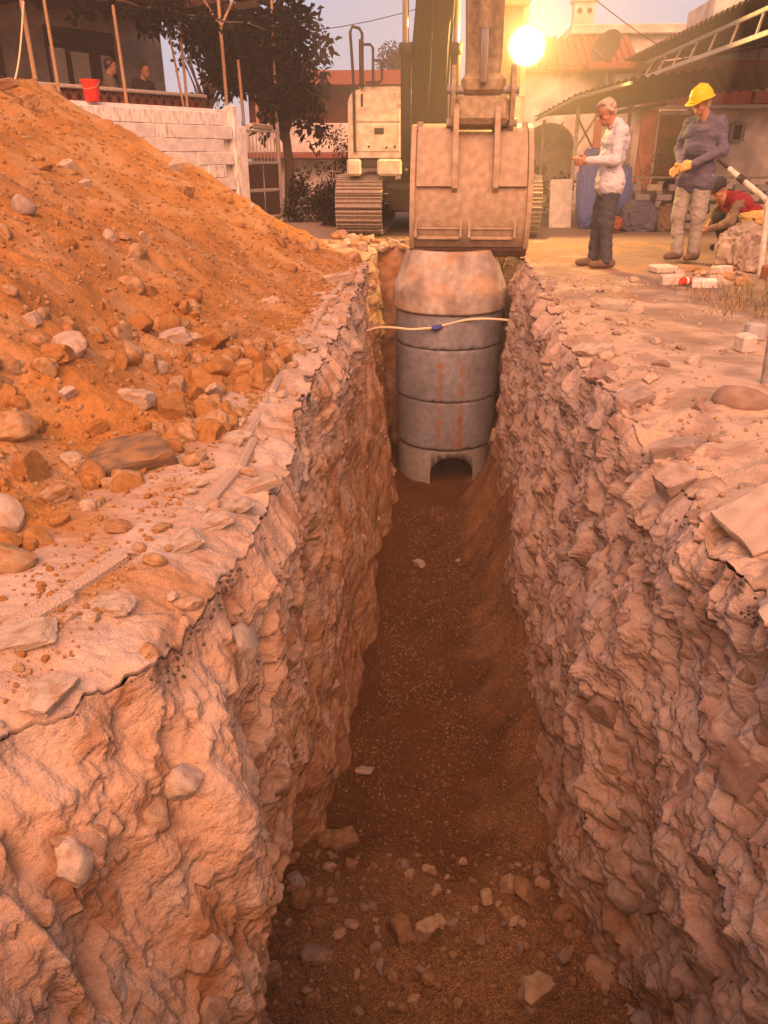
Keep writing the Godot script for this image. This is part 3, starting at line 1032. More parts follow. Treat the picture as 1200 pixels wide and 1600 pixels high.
	# poles
	var poles := [
		[Vector3(-3.2, 1.2, -0.3), Vector3(-3.2, 3.05, -0.3), 0.030, "bright orange wooden pole standing leftmost before the porch"],
		[Vector3(-2.87, 1.2, -0.3), Vector3(-2.87, 3.09, -0.3), 0.024, "slim wooden pole crossing the porch window's outer pane"],
		[Vector3(-1.75, 1.2, -0.3), Vector3(-1.78, 3.09, -0.3), 0.026, "wooden porch pole between the window and seated person"],
		[Vector3(-0.63, 1.6, -0.3), Vector3(-0.86, 3.1, -0.3), 0.017, "thin pale pole leaning against the porch balustrade"],
		[Vector3(-0.59, 1.2, -0.3), Vector3(-0.59, 3.09, -0.3), 0.022, "wooden porch pole beside the thin leaning pole"],
		[Vector3(1.43, 0.1, -0.3), Vector3(1.52, 3.9, -0.3), 0.026, "tall wooden pole rising through the leaves by the gate"],
		[Vector3(0.85, 0.9, -0.5), Vector3(0.82, 2.6, -0.5), 0.028, "short wooden pole half hidden in leaves above the gate"]]
	for q in poles:
		var p := thing("wooden_pole", q[3], "pole", O, turn, "poles before the porch")
		put("shaft", tube([q[0], (q[0] + q[1]) * 0.5 + Vector3(0.008, 0, 0.005), q[1]], [q[2] * 1.1, q[2], q[2] * 0.9], 8), M.pole_wood, p)
	var fork := thing("forked_pole", "orange steel pole forking into two arms above the white wall", "pole", O, turn)
	put("post", tube([Vector3(0.24, 0.3, -0.24), Vector3(0.21, 4.0, -0.24)], 0.028, 10), M.pole_wood, fork)
	put("arm", tube([Vector3(0.21, 2.98, -0.24), Vector3(-0.24, 3.48, -0.24)], 0.022, 8), M.pole_wood, fork)
	put("arm", tube([Vector3(0.21, 2.98, -0.24), Vector3(0.58, 3.46, -0.24)], 0.022, 8), M.pole_wood, fork)
	var hose := []
	for i in 14:
		var k := i / 13.0
		hose.append(Vector3(-3.2 - k * 0.62, 2.92 - 1.1 * k - 0.35 * sin(k * PI), -0.25))
	tag(put("hanging_hose", tube(hose, 0.012, 6), M.rope, null, Transform3D(B, O)), "pale hose hanging in a curve from the leftmost porch pole", "hose")
	# gate
	var g := thing("metal_gate", "rusty metal garden gate with upright bars beside the white wall", "gate", O, turn)
	for x in [0.34, 1.17]:
		put("gate_post", bbox(Vector3(0.05, 1.62, 0.05), 0.006), M.grey_steel, g, xf(Vector3(x, 0.83, 0)))
	for y in [0.12, 0.56, 1.0, 1.50]:
		put("rail", bbox(Vector3(0.78, 0.035, 0.035), 0.004), M.grey_steel, g, xf(Vector3(0.755, y, 0)))
	for i in 8:
		put("bar", tube([Vector3(0.45 + i * 0.088, 1.018, 0), Vector3(0.45 + i * 0.088, 1.482, 0)], 0.008, 6), M.grey_steel, g)
	for x in [0.56, 0.95]:
		for y in [0.34, 0.78]:
			put("sheet_panel", bbox(Vector3(0.36, 0.39, 0.012), 0.003), M.dark_wood, g, xf(Vector3(x, y, 0)))
	var cloth := put("hung_cloth", bbox(Vector3(0.5, 0.10, 0.05), 0.02), M.plaster_grey, g, xf(Vector3(0.8, 1.57, 0.0), Vector3(0, 0, -4)))
	cloth.position.y = 1.565
	# red bucket
	var bk := thing("red_bucket", "red plastic bucket standing on the white block wall", "bucket", O + B * Vector3(-2.55, 1.80, 0.0), 0.0)
	put("pail", lathe([Vector2(0.0, 0.0), Vector2(0.095, 0.0), Vector2(0.125, 0.24), Vector2(0.135, 0.24), Vector2(0.135, 0.265), Vector2(0.12, 0.265), Vector2(0.09, 0.02), Vector2(0.0, 0.02)], 24), M.red_plastic, bk)
	put("handle", tube([Vector3(-0.135, 0.25, 0), Vector3(-0.12, 0.17, 0.10), Vector3(0, 0.14, 0.135), Vector3(0.12, 0.17, 0.10), Vector3(0.135, 0.25, 0)], 0.005, 6), M.grey_steel, bk)
	# trees
	var cl := []
	cl.append_array(clump_ball(Vector3(-0.30, 2.75, 0.1), Vector3(1.25, 1.0, 0.8), 40, 0.42, 3))
	cl.append_array(clump_ball(Vector3(0.15, 1.85, 0.2), Vector3(0.62, 0.55, 0.5), 12, 0.30, 4))
	tree("broadleaf_tree", "dense broadleaf tree growing behind the gate, right of porch", Vector3(-2.95, 0.05, -15.9), 3.0, cl, 0.17, 620.0, 51)
	cl = clump_ball(Vector3(0.0, 3.1, 0.0), Vector3(1.0, 1.1, 0.6), 15, 0.34, 5)
	tree("garden_tree", "sparse tree with sky between leaves at the porch end", Vector3(-5.3, 0.0, -19.2), 3.4, cl, 0.15, 330.0, 52)
	cl = []
	for i in 16:
		cl.append([Vector3(r.randf_range(-2.9, 0.9), 3.0 + r.randf_range(-0.12, 0.1), r.randf_range(-0.5, 0.25)), r.randf_range(0.12, 0.24)])
	cl.append([Vector3(-1.35, 2.85, 0.0), 0.16])
	cl.append([Vector3(-1.0, 2.72, 0.05), 0.12])
	var vine := thing("porch_vine", "dark vine leaves hanging along the porch roof edge", "vine", O, turn)
	put("foliage", leaf_cloud(cl, 1500.0, 0.12, GREENS, 61), M.leaf, vine)
	var stems := []
	for i in 5: stems.append([tube([Vector3(-3.0 + i * 0.8, 3.05, -0.1), Vector3(-2.6 + i * 0.8, 3.08, -0.05), Vector3(-2.1 + i * 0.8, 3.04, -0.12)], 0.015, 5), Transform3D.IDENTITY])
	put("stem", join(stems), M.bark, vine)
	# shrubs by the gate
	var sh := [[Vector3(-2.35, 0.05, -14.4), Vector3(0.42, 0.55, 0.4), 0.42, "olive green shrub at the foot of the metal gate", 71], [Vector3(-1.95, 0.05, -15.0), Vector3(0.42, 0.85, 0.4), 0.66, "taller shrub with pale blossoms behind the excavator's track", 72], [Vector3(-1.72, 0.05, -13.6), Vector3(0.32, 0.36, 0.3), 0.30, "low dark shrub beside the excavator's track", 73]]
	for q in sh:
		var s := thing("garden_shrub", q[3], "shrub", q[0], 0.0, "shrubs by the gate")
		put("foliage", leaf_cloud(clump_ball(Vector3(0, q[2], 0), q[1], 18, 0.20, q[4]), 4200.0, 0.065, [Color(0.18, 0.19, 0.05), Color(0.13, 0.15, 0.045), Color(0.22, 0.20, 0.07)] if q[4] != 72 else [Color(0.15, 0.165, 0.075), Color(0.19, 0.18, 0.09), Color(0.14, 0.16, 0.07), Color(0.5, 0.42, 0.35)], q[4], 2.2), M.leaf, s)
		put("stem", tube([Vector3.ZERO, Vector3(0.02, q[2], 0.0)], [0.03, 0.012], 6), M.bark, s)

# ------------------------------------------------------------------ houses further back
func window_part(h: Node3D, at: Vector3, w: float, ht: float, frame: Material, pane: Material):
	var f := put("window", join([
		bar(at + Vector3(-w * 0.5, 0, 0), at + Vector3(-w * 0.5, ht, 0), 0.06, 0.08),
		bar(at + Vector3(w * 0.5, 0, 0), at + Vector3(w * 0.5, ht, 0), 0.06, 0.08),
		bar(at + Vector3(-w * 0.5 + 0.03, ht, 0), at + Vector3(w * 0.5 - 0.03, ht, 0), 0.06, 0.08),
		bar(at + Vector3(-w * 0.5 + 0.03, 0, 0), at + Vector3(w * 0.5 - 0.03, 0, 0), 0.06, 0.08)]), frame, h)
	put("pane", bbox(Vector3(w - 0.06, ht - 0.06, 0.02), 0.002), pane, f, xf(at + Vector3(0, ht * 0.5, -0.01)))

func build_back_houses():
	# far house between the trees and the excavator
	var h := thing("maroon_house", "far house with maroon roof and pink balcony parapet", "house", Vector3(-2.9, 0, -23.0))
	put("wall", bbox(Vector3(5.0, 2.75, 3.0), 0.02), M.maroon, h, xf(Vector3(0, 1.375, -2.2)))
	put("roof", prism([Vector2(-2.9, 2.80), Vector2(2.9, 2.80), Vector2(2.6, 3.12), Vector2(-2.6, 3.12)], 4.2), M.roof_tile, h, xf(Vector3(0, 0, -1.7)))
	put("parapet", bbox(Vector3(5.0, 0.72, 0.15), 0.02), M.plaster, h, xf(Vector3(0, 1.55, 0.1)))
	put("balcony_slab", bbox(Vector3(5.0, 0.14, 1.0), 0.02), M.roof_tile, h, xf(Vector3(0, 1.118, -0.3)))
	put("lower_wall", bbox(Vector3(4.9, 1.04, 0.15), 0.02), M.plaster, h, xf(Vector3(0, 0.52, -0.5)))
	for x in [-2.1, -0.75, 0.55, 1.8]:
		put("post", bbox(Vector3(0.07, 0.88, 0.07), 0.006), M.pole_wood, h, xf(Vector3(x, 2.355, 0.08)))
	for x in [-1.4, 1.1]:
		window_part(h, Vector3(x, 1.95, -0.66), 0.8, 0.7, M.white_steel, M.glass_dark)
	tree("distant_tree", "small round tree far behind the excavator boom", Vector3(-2.05, 0, -36.0), 4.4, clump_ball(Vector3(0.25, 4.5, 0), Vector3(0.75, 0.75, 0.6), 14, 0.36, 8), 0.13, 900.0, 53)
	# white house with chimney
	var w := thing("white_house", "tall white house with square chimney behind the work lamp", "house", Vector3(4.3, 0, -24.0))
	put("wall", bbox(Vector3(3.6, 4.0, 4.0), 0.02), M.plaster, w, xf(Vector3(0.9, 2.0, -2.0)))
	put("wall", bbox(Vector3(1.5, 3.4, 3.5), 0.02), M.plaster, w, xf(Vector3(-1.655, 1.7, -1.9)))
	put("roof", bbox(Vector3(4.0, 0.22, 4.5), 0.02), M.plaster, w, xf(Vector3(0.95, 4.115, -2.0)))
	var ch := put("chimney", bbox(Vector3(0.55, 1.3, 0.5), 0.01), M.plaster, w, xf(Vector3(-0.62, 4.35, -0.9)))
	put("chimney_cap", bbox(Vector3(0.68, 0.08, 0.62), 0.01), M.plaster, ch, xf(Vector3(0, 0.55, 0)))
	for x in [-0.13, 0.13]:
		put("vent_hole", lathe([Vector2(0.0, 0.0), Vector2(0.07, 0.0), Vector2(0.07, 0.01), Vector2(0.0, 0.01)], 16), M.dark_steel, ch, xf(Vector3(x, 0.3, 0.25), Vector3(90, 0, 0)))
	window_part(w, Vector3(0.6, 2.6, 0.01), 0.9, 0.9, M.white_steel, M.glass_dark)
	# low house with arch and tiled roof
	var a := thing("arched_house", "white house with arched opening beside the excavator's right track", "house", Vector3(2.25, 0, -18.5))
	var arch := [Vector2(-1.1, 0.0), Vector2(-0.56, 0.0), Vector2(-0.56, 1.25)]
	for i in 13:
		var g := PI - PI * i / 12.0
		arch.append(Vector2(cos(g) * 0.56, 1.25 + sin(g) * 0.5))
	arch.append_array([Vector2(0.56, 0.0), Vector2(1.6, 0.0), Vector2(1.6, 2.75), Vector2(-1.1, 2.75)])
	put("wall", prism(arch, 0.25), M.plaster, a)
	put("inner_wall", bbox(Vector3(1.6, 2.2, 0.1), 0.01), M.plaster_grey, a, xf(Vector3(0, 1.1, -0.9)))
	put("pilaster", bbox(Vector3(0.14, 2.4, 0.1), 0.01), M.pink_plaster, a, xf(Vector3(0.98, 1.2, 0.18)))
	var slope: Node3D = put("roof", bbox(Vector3(2.9, 0.08, 1.7), 0.01), M.roof_tile, a, xf(Vector3(0.25, 3.05, -0.45), Vector3(24, 0, 0)))
	for i in 19:
		put("tile_row", tube([Vector3(-1.36 + i * 0.151, 0.04, 0.83), Vector3(-1.36 + i * 0.151, 0.04, -0.83)], 0.06, 7), M.roof_tile, slope)
	dish(Vector3(3.25, 2.72, -17.9), 0.34, "dark satellite dish on the tiled roof beside the lamp glare", -50.0)
	dish(Vector3(6.5, 3.62, -19.0), 0.26, "small grey satellite dish above the corrugated canopy", -20.0)
	# pink house
	var p := thing("pink_house", "white house with pink pillars and band behind the workers", "house", Vector3(4.0, 0, -18.0))
	put("wall", join([
		[bbox(Vector3(0.62, 2.6, 0.2), 0.01), xf(Vector3(-0.28, 1.3, 0))],
		[bbox(Vector3(0.6, 0.6, 0.2), 0.01), xf(Vector3(0.652, 2.3, 0))],
		[bbox(Vector3(5.0, 2.6, 0.2), 0.01), xf(Vector3(3.46, 1.3, 0))]]), M.plaster, p)
	for x in [0.16, 1.22]:
		put("pillar", bbox(Vector3(0.30, 2.2, 0.16), 0.015), M.pink_plaster, p, xf(Vector3(x, 1.1, 0.15)))
	put("band", bbox(Vector3(2.4, 0.34, 0.22), 0.015), M.pink_plaster, p, xf(Vector3(0.85, 2.2, 0.22)))
	put("cornice", bbox(Vector3(5.6, 0.07, 0.3), 0.015), M.plaster, p, xf(Vector3(2.6, 2.0, 0.26)))
	put("band", bbox(Vector3(4.4, 0.22, 0.2), 0.015), M.pink_plaster, p, xf(Vector3(4.3, 2.16, 0.22)))
	put("roof", bbox(Vector3(8.2, 0.14, 3.6), 0.02), M.roof_tile, p, xf(Vector3(2.9, 2.72, -1.4)))
	var d := put("door", bbox(Vector3(0.56, 1.9, 0.07), 0.01), M.maroon, p, xf(Vector3(0.67, 0.95, -0.02)))
	put("door_frame", join([bar(Vector3(-0.33, -0.95, 0.1), Vector3(-0.33, 0.98, 0.1), 0.08, 0.08), bar(Vector3(0.33, -0.95, 0.1), Vector3(0.33, 0.98, 0.1), 0.04, 0.08), bar(Vector3(-0.29, 0.96, 0.1), Vector3(0.31, 0.96, 0.1), 0.05, 0.08)]), M.plaster, d)
	for y in [-0.45, 0.25]:
		put("door_panel", bbox(Vector3(0.40, 0.5, 0.03), 0.01), M.dark_wood, d, xf(Vector3(0, y, 0.045)))
	window_part(p, Vector3(-0.33, 0.9, 0.12), 0.3, 0.7, M.grey_steel, M.glass_dark)
	window_part(p, Vector3(1.95, 1.38, 0.12), 0.22, 0.34, M.grey_steel, M.glass_dark)
	put("upper_wall", bbox(Vector3(3.6, 1.3, 2.0), 0.02), M.plaster, p, xf(Vector3(3.3, 3.45, -2.2)))

func dish(at: Vector3, rad: float, label: String, turn: float):
	var d := thing("satellite_dish", label, "satellite dish", at, deg_to_rad(turn))
	var prof := []
	for i in 8: prof.append(Vector2(rad * i / 7.0, 0.22 * rad * pow(i / 7.0, 2.0)))
	for i in 8: prof.append(Vector2(rad * (7 - i) / 7.0 * 0.99, 0.22 * rad * pow((7 - i) / 7.0, 2.0) - 0.012))
	put("reflector", lathe(prof, 24), M.corrugated, d, xf(Vector3(0, rad * 0.9, 0.1), Vector3(65, 0, 0)))
	put("mast", tube([Vector3(0, -0.9, 0), Vector3(0, rad * 0.9, 0.06)], 0.025, 8), M.grey_steel, d)
	put("arm", tube([Vector3(0, rad * 0.3, 0.12), Vector3(0, rad * 0.75, 0.12 + rad * 0.9)], 0.012, 6), M.grey_steel, d)

# ------------------------------------------------------------------ canopies and the yard on the right
# corrugated sheet between two edges (each a list of points), waves running across
func corrugated(edge_a: Array, edge_b: Array, waves: int, depth: float) -> ArrayMesh:
	var v := PackedVector3Array()
	var rows := waves * 6 + 1
	var pick := func(e: Array, k: float):
		var f: float = k * (e.size() - 1)
		var i := mini(int(f), e.size() - 2)
		return e[i].lerp(e[i + 1], f - i)
	var idx := PackedInt32Array()
	for pass_ in 2:
		var base := v.size()
		for r in rows:
			var k := r / float(rows - 1)
			var a: Vector3 = pick.call(edge_a, k)
			var b: Vector3 = pick.call(edge_b, k)
			var w := depth * sin(k * waves * TAU) + pass_ * 0.004
			for c in 6:
				v.append(a.lerp(b, c / 5.0) + Vector3(0, w, 0))
		for r in rows - 1:
			for c in 5:
				var q := base + r * 6 + c
				if pass_ == 0: idx.append_array([q, q + 1, q + 6, q + 1, q + 7, q + 6])
				else: idx.append_array([q, q + 6, q + 1, q + 1, q + 6, q + 7])
	return from_arrays(v, idx)

func build_right_yard():
	# upper canopy: corrugated sheet over a white lattice truss
	var c := thing("upper_canopy", "corrugated canopy with white truss edge at the upper right", "canopy")
	var tA := Vector3(3.93, 2.75, -10.2)
	var tB := Vector3(3.88, 2.75, -19.2)
	var bA := Vector3(3.90, 2.46, -10.2)
	var bB := Vector3(3.72, 2.46, -19.2)
	put("roof_sheet", corrugated([Vector3(3.80, 2.88, -9.6), Vector3(3.62, 2.88, -19.6)], [Vector3(7.4, 3.35, -9.6), Vector3(7.4, 3.35, -19.6)], 46, 0.03), M.corrugated, c)
	put("top_chord", bar_mesh(tA, tB, 0.05, 0.05), M.white_steel, c)
	put("bottom_chord", bar_mesh(bA, bB, 0.05, 0.06), M.white_steel, c)
	for i in 10:
		var k := (i + 0.5) / 10.0
		put("strut", bar_mesh(bA.lerp(bB, k) + Vector3(0, 0.032, 0), tA.lerp(tB, k) + Vector3(0, -0.027, 0), 0.03, 0.03), M.white_steel, c)
	for i in 5:
		var z := -10.4 - i * 2.1
		put("purlin", bar_mesh(Vector3(3.98, 2.79, z), Vector3(7.3, 3.25, z), 0.06, 0.05), M.dark_steel, c)
	for z in [-10.6, -14.8, -18.9]:
		put("post", tube([Vector3(7.1, 0, z), Vector3(7.1, 3.2, z)], 0.04, 10), M.grey_steel, c)
	for z in [-18.95]:
		put("post", tube([Vector3(3.74, 0, z), Vector3(3.74, 2.43, z)], 0.035, 10), M.grey_steel, c)
	# lower canopy
	var l := thing("lower_canopy", "low dark corrugated canopy on thin posts behind the workers", "canopy")
	put("roof_sheet", corrugated([Vector3(1.64, 1.75, -15.85), Vector3(1.97, 1.95, -13.3), Vector3(2.40, 2.02, -11.6), Vector3(3.3, 2.08, -11.0), Vector3(4.6, 2.14, -10.7)], [Vector3(2.9, 1.86, -16.6), Vector3(3.1, 1.88, -14.6), Vector3(3.5, 1.92, -14.0), Vector3(4.2, 1.98, -13.4), Vector3(5.4, 2.02, -12.9)], 34, 0.02), M.corrugated, l)
	put("edge_beam", join([bar(Vector3(1.66, 1.70, -15.8), Vector3(1.98, 1.90, -13.3), 0.04, 0.04), bar(Vector3(1.98, 1.90, -13.29), Vector3(2.42, 1.97, -11.62), 0.04, 0.04)]), M.grey_steel, l)
	put("inner_beam", bar_mesh(Vector3(2.9, 1.80, -16.5), Vector3(3.5, 1.86, -14.05), 0.05, 0.06), M.dark_steel, l)
	put("post", tube([Vector3(2.13, 0, -13.95), Vector3(2.13, 1.82, -13.95)], 0.032, 10), M.white_steel, l)
	put("post", tube([Vector3(1.80, 0, -15.6), Vector3(1.80, 1.70, -15.6)], 0.03, 10), M.grey_steel, l)
	put("post", tube([Vector3(3.08, 0, -14.6), Vector3(3.08, 1.84, -14.6)], 0.03, 10), M.grey_steel, l)
	put("post", tube([Vector3(4.75, 0, -12.0), Vector3(4.75, 2.03, -12.0)], 0.03, 10), M.grey_steel, l)
	put("brace", tube([Vector3(2.13, 1.2, -13.95), Vector3(2.52, 1.86, -13.9)], 0.018, 8), M.white_steel, l)
	put("brace", tube([Vector3(2.13, 1.65, -13.93), Vector3(2.55, 1.0, -13.9)], 0.016, 8), M.dark_wood, l)
	put("brace", tube([Vector3(1.80, 1.1, -15.6), Vector3(2.12, 1.66, -15.5)], 0.016, 8), M.grey_steel, l)
	# openwork block wall
	var b := thing("openwork_wall", "low openwork block wall with rail behind the workers", "wall", Vector3(2.55, 0, -13.6))
	for row in 5:
		for i in 9:
			put("hollow_block", bbox(Vector3(0.24, 0.10, 0.12), 0.012), M.concrete_grey if (i + row) % 3 != 0 else M.concrete_pale, b, xf(Vector3(0.15 + i * 0.34 + (0.17 if row % 2 == 1 else 0.0), 0.07 + row * 0.145, 0)))
		for i in 9:
			put("spacer_block", bbox(Vector3(0.10, 0.042, 0.10), 0.006), M.concrete_grey, b, xf(Vector3(0.235 + i * 0.34, 0.1425 + row * 0.145, 0)))
	put("back_board", bbox(Vector3(3.1, 0.6, 0.04), 0.005), M.plaster_grey, b, xf(Vector3(1.6, 0.32, -0.5)))
	put("rail", bbox(Vector3(3.3, 0.03, 0.05), 0.005), M.grey_steel, b, xf(Vector3(1.6, 0.80, 0)))
	for x in [0.3, 1.3, 2.3, 3.1]:
		put("rail_post", bbox(Vector3(0.03, 0.14, 0.03), 0.004), M.grey_steel, b, xf(Vector3(x, 0.715, 0)))
	# white board and tarps
	tag(put("white_board", bbox(Vector3(0.36, 0.74, 0.03), 0.01), M.white_paint, null, xf(Vector3(1.93, 0.40, -13.6), Vector3(-6, 0, 2))), "white board leaning upright beside the thin canopy post", "board")
	lump("blue_tarp", Vector3(2.34, 0.62, -13.35), Vector3(0.42, 1.15, 0.34), M.blue_tarp, 81, "blue tarpaulin bundle hanging behind the worker in white shirt", "tarpaulin")
	lump("blue_tarp", Vector3(2.83, 0.62, -13.3), Vector3(0.26, 0.7, 0.26), M.blue_tarp, 82, "smaller blue tarpaulin bundle at the white-shirted worker's back", "tarpaulin")
	lump("material_sack", Vector3(3.05, 0.24, -12.95), Vector3(0.55, 0.5, 0.4), M.shirt_blue, 83, "dark filled sack lying against the openwork wall", "sack")
	lump("material_sack", Vector3(3.5, 0.20, -13.0), Vector3(0.5, 0.42, 0.4), M.brown_cloth, 84, "brown filled sack next to the dark sack", "sack")
	lump("red_bundle", Vector3(2.62, 0.18, -12.6), Vector3(0.22, 0.2, 0.2), M.roof_tile, 85, "small rust-red bundle on the ground under the tarpaulins", "bundle")
	# creeper and potted twigs
	var cl := []
	for i in 12: cl.append([Vector3(sin(i * 1.7) * 0.05, 2.0 - i * 0.115, 0), 0.075])
	var vine := thing("climbing_vine", "thin leafy vine hanging before the white wall, far right", "vine", Vector3(4.92, 0, -12.4))
	put("foliage", leaf_cloud(cl, 9000.0, 0.075, GREENS, 91, 1.4), M.leaf, vine)
	put("stem", tube([Vector3(0, 2.05, 0), Vector3(0.03, 1.4, 0), Vector3(-0.02, 0.6, 0)], 0.012, 5), M.bark, vine)
	var tw := thing("twiggy_shrub", "pale twiggy shrub in front of the pink pillar", "shrub", Vector3(3.55, 0, -14.6))
	put("foliage", leaf_cloud(clump_ball(Vector3(0, 0.95, 0), Vector3(0.28, 0.35, 0.2), 10, 0.14, 92), 1200.0, 0.045, [Color(0.22, 0.17, 0.11), Color(0.15, 0.12, 0.07)], 92), M.leaf, tw)
	var stems := []
	for i in 8: stems.append([tube([Vector3.ZERO, Vector3(sin(i * 2.1) * 0.12, 0.6, cos(i * 2.1) * 0.1), Vector3(sin(i * 2.1) * 0.28, 1.2, cos(i * 2.1) * 0.2)], [0.012, 0.008, 0.003], 5), Transform3D.IDENTITY])
	put("stem", join(stems), M.bark, tw)
	for q in [[Vector3(1.75, 0, -15.9), 0.55, "green bush under the low canopy's outer corner", 93], [Vector3(2.25, 0, -16.3), 0.4, "small green bush in front of the arched opening", 94]]:
		var s := thing("yard_bush", q[2], "bush", q[0])
		put("foliage", leaf_cloud(clump_ball(Vector3(0, q[1], 0), Vector3(0.3, 0.35, 0.25), 10, 0.18, q[3]), 3500.0, 0.07, GREENS, q[3]), M.leaf, s)
		put("stem", tube([Vector3.ZERO, Vector3(0, q[1], 0)], 0.02, 5), M.bark, s)

# crumpled lump of cloth
func lump(called: String, at: Vector3, size: Vector3, m: Material, sd: int, label: String, cat: String):
	var base := ico(4)
	var v := PackedVector3Array()
	for p: Vector3 in base[0]:
		var r := 0.46 + 0.10 * n_mid.get_noise_3dv(p * 0.3 + Vector3(sd, 0, 0)) + 0.11 * (0.5 - absf(n_mid.get_noise_3dv(p * Vector3(0.55, 0.22, 0.55) + Vector3(0, sd, 0)))) + 0.05 * (0.5 - absf(n_mid.get_noise_3dv(p * Vector3(0.9, 1.2, 0.9) + Vector3(sd, sd, 0))))
		var q := Vector3(signf(p.x) * pow(absf(p.x), 0.75), signf(p.y) * pow(absf(p.y), 0.75), signf(p.z) * pow(absf(p.z), 0.75))
		v.append(q * r * size)
	var idx := PackedInt32Array()
	for t in base[1]: idx.append_array([t[0], t[2], t[1]])
	tag(put(called, from_arrays(v, idx), m, null, xf(at)), label, cat)

# ------------------------------------------------------------------ excavator
func build_excavator():
	var base := Vector3(-0.06, 0.06, -13.3)
	var ex := thing("excavator", "cream crawler excavator with dark boom straddling the trench end, lamp lit", "excavator", base)
	var off := Transform3D(Basis.IDENTITY, -base)
	# tracks
	for side in [-1, 1]:
		var cx: float = -1.16 if side < 0 else 1.06
		var tr := put("track", join([
			[bbox(Vector3(0.30, 0.42, 2.9), 0.04), xf(Vector3(cx, 0.47, -13.3))],
			[lathe([Vector2(0.0, -0.13), Vector2(0.30, -0.13), Vector2(0.30, 0.13), Vector2(0.0, 0.13)], 20), xf(Vector3(cx, 0.46, -11.9), Vector3(0, 0, 90))],
			[lathe([Vector2(0.0, -0.13), Vector2(0.30, -0.13), Vector2(0.30, 0.13), Vector2(0.0, 0.13)], 20), xf(Vector3(cx, 0.46, -14.7), Vector3(0, 0, 90))]]), M.dark_steel, ex, off)
		var rad := 0.36
		var straight := 2.8
		var total := 2.0 * straight + TAU * rad
		var n := 46
		var shoe := join([[bbox(Vector3(0.66, 0.03, 0.158), 0.006), Transform3D.IDENTITY], [bbox(Vector3(0.655, 0.035, 0.018), 0.004), xf(Vector3(0, 0.03, 0.058))], [bbox(Vector3(0.655, 0.03, 0.016), 0.004), xf(Vector3(0, 0.027, -0.01))], [bbox(Vector3(0.655, 0.03, 0.016), 0.004), xf(Vector3(0, 0.027, -0.062))]])
		for i in n:
			var s := total * i / n
			var y := 0.0
			var z := 0.0
			var ang := 0.0
			if s < straight: y = rad; z = -s; ang = 0.0
			elif s < straight + PI * rad:
				var g := (s - straight) / rad
				y = cos(g) * rad; z = -straight - sin(g) * rad; ang = -g
			elif s < 2.0 * straight + PI * rad: y = -rad; z = -straight + (s - straight - PI * rad); ang = PI
			else:
				var g := (s - 2.0 * straight - PI * rad) / rad
				y = -cos(g) * rad; z = sin(g) * rad; ang = PI - g
			var t := Transform3D(Basis(Vector3.RIGHT, ang), Vector3(cx, 0.46 + y, -11.9 + z))
			put("track_shoe", shoe, M.track_steel, tr, t)
	put("undercarriage", join([
		[bbox(Vector3(1.5, 0.42, 1.8), 0.05), xf(Vector3(-0.05, 0.55, -13.2))],
		[bbox(Vector3(1.5, 0.08, 0.5), 0.02), xf(Vector3(-0.05, 0.72, -12.05))],
		[lathe([Vector2(0, 0.76), Vector2(0.6, 0.76), Vector2(0.6, 0.95), Vector2(0, 0.95)], 28), xf(Vector3(-0.05, 0, -13.2))]]), M.dark_steel, ex, off)
	put("deck", bbox(Vector3(2.6, 0.12, 4.2), 0.02), M.dark_steel, ex, off * xf(Vector3(-0.03, 1.02, -13.75)))
	# right-hand toolbox with rounded shoulder
	var sh := [Vector2(-0.37, 0.0), Vector2(0.37, 0.0), Vector2(0.37, 0.86), Vector2(-0.22, 0.86)]
	for i in 6:
		var g := PI * 0.5 + PI * 0.5 * i / 5.0
		sh.append(Vector2(-0.19 + cos(g) * 0.17, 0.66 + sin(g) * 0.17))
	var tb := put("tank_body", prism(sh, 1.5), M.cream_paint, ex, off * xf(Vector3(-0.93, 1.085, -12.35)))
	put("cover_panel", bbox(Vector3(0.62, 0.36, 0.02), 0.012), M.cream_paint, tb, xf(Vector3(0.03, 0.62, 0.752)))
	put("cover_panel", bbox(Vector3(0.62, 0.34, 0.02), 0.012), M.cream_paint, tb, xf(Vector3(0.03, 0.245, 0.752)))
	put("latch", bbox(Vector3(0.13, 0.075, 0.02), 0.006), M.dark_steel, tb, xf(Vector3(0.06, 0.33, 0.766)))
	put("latch", bbox(Vector3(0.03, 0.15, 0.015), 0.004), M.dark_steel, tb, xf(Vector3(-0.17, 0.70, 0.766)))
	for q in [Vector2(-0.08, 0.14), Vector2(0.16, 0.13), Vector2(0.27, 0.14)]:
		put("bolt", lathe([Vector2(0, 0), Vector2(0.015, 0), Vector2(0.015, 0.012), Vector2(0, 0.012)], 10), M.dark_steel, tb, xf(Vector3(q.x, q.y, 0.762), Vector3(90, 0, 0)))
	put("step", join([[bbox(Vector3(0.20, 0.22, 0.2), 0.03), xf(Vector3(-1.22, 0.965, -11.68))], [bbox(Vector3(0.34, 0.22, 0.2), 0.03), xf(Vector3(-0.73, 0.965, -11.68))]]), M.cream_paint, ex, off)
	put("side_strip", bbox(Vector3(0.05, 1.0, 0.1), 0.01), M.cream_paint, ex, off * xf(Vector3(-0.50, 1.42, -11.75)))
	# handrail
	var zr := -11.55
	var hr := put("handrail", tube([Vector3(-1.20, 1.15, zr), Vector3(-1.205, 2.0, zr), Vector3(-1.24, 2.56, zr), Vector3(-1.21, 2.62, zr), Vector3(-1.12, 2.60, zr), Vector3(-1.085, 2.54, zr), Vector3(-1.09, 1.95, zr)], 0.019, 8), M.dark_steel, ex, off)
	put("rail_post", tube([Vector3(-1.10, 1.93, zr - 0.02), Vector3(-1.10, 2.48, zr - 0.02)], 0.032, 8), M.dark_steel, hr)
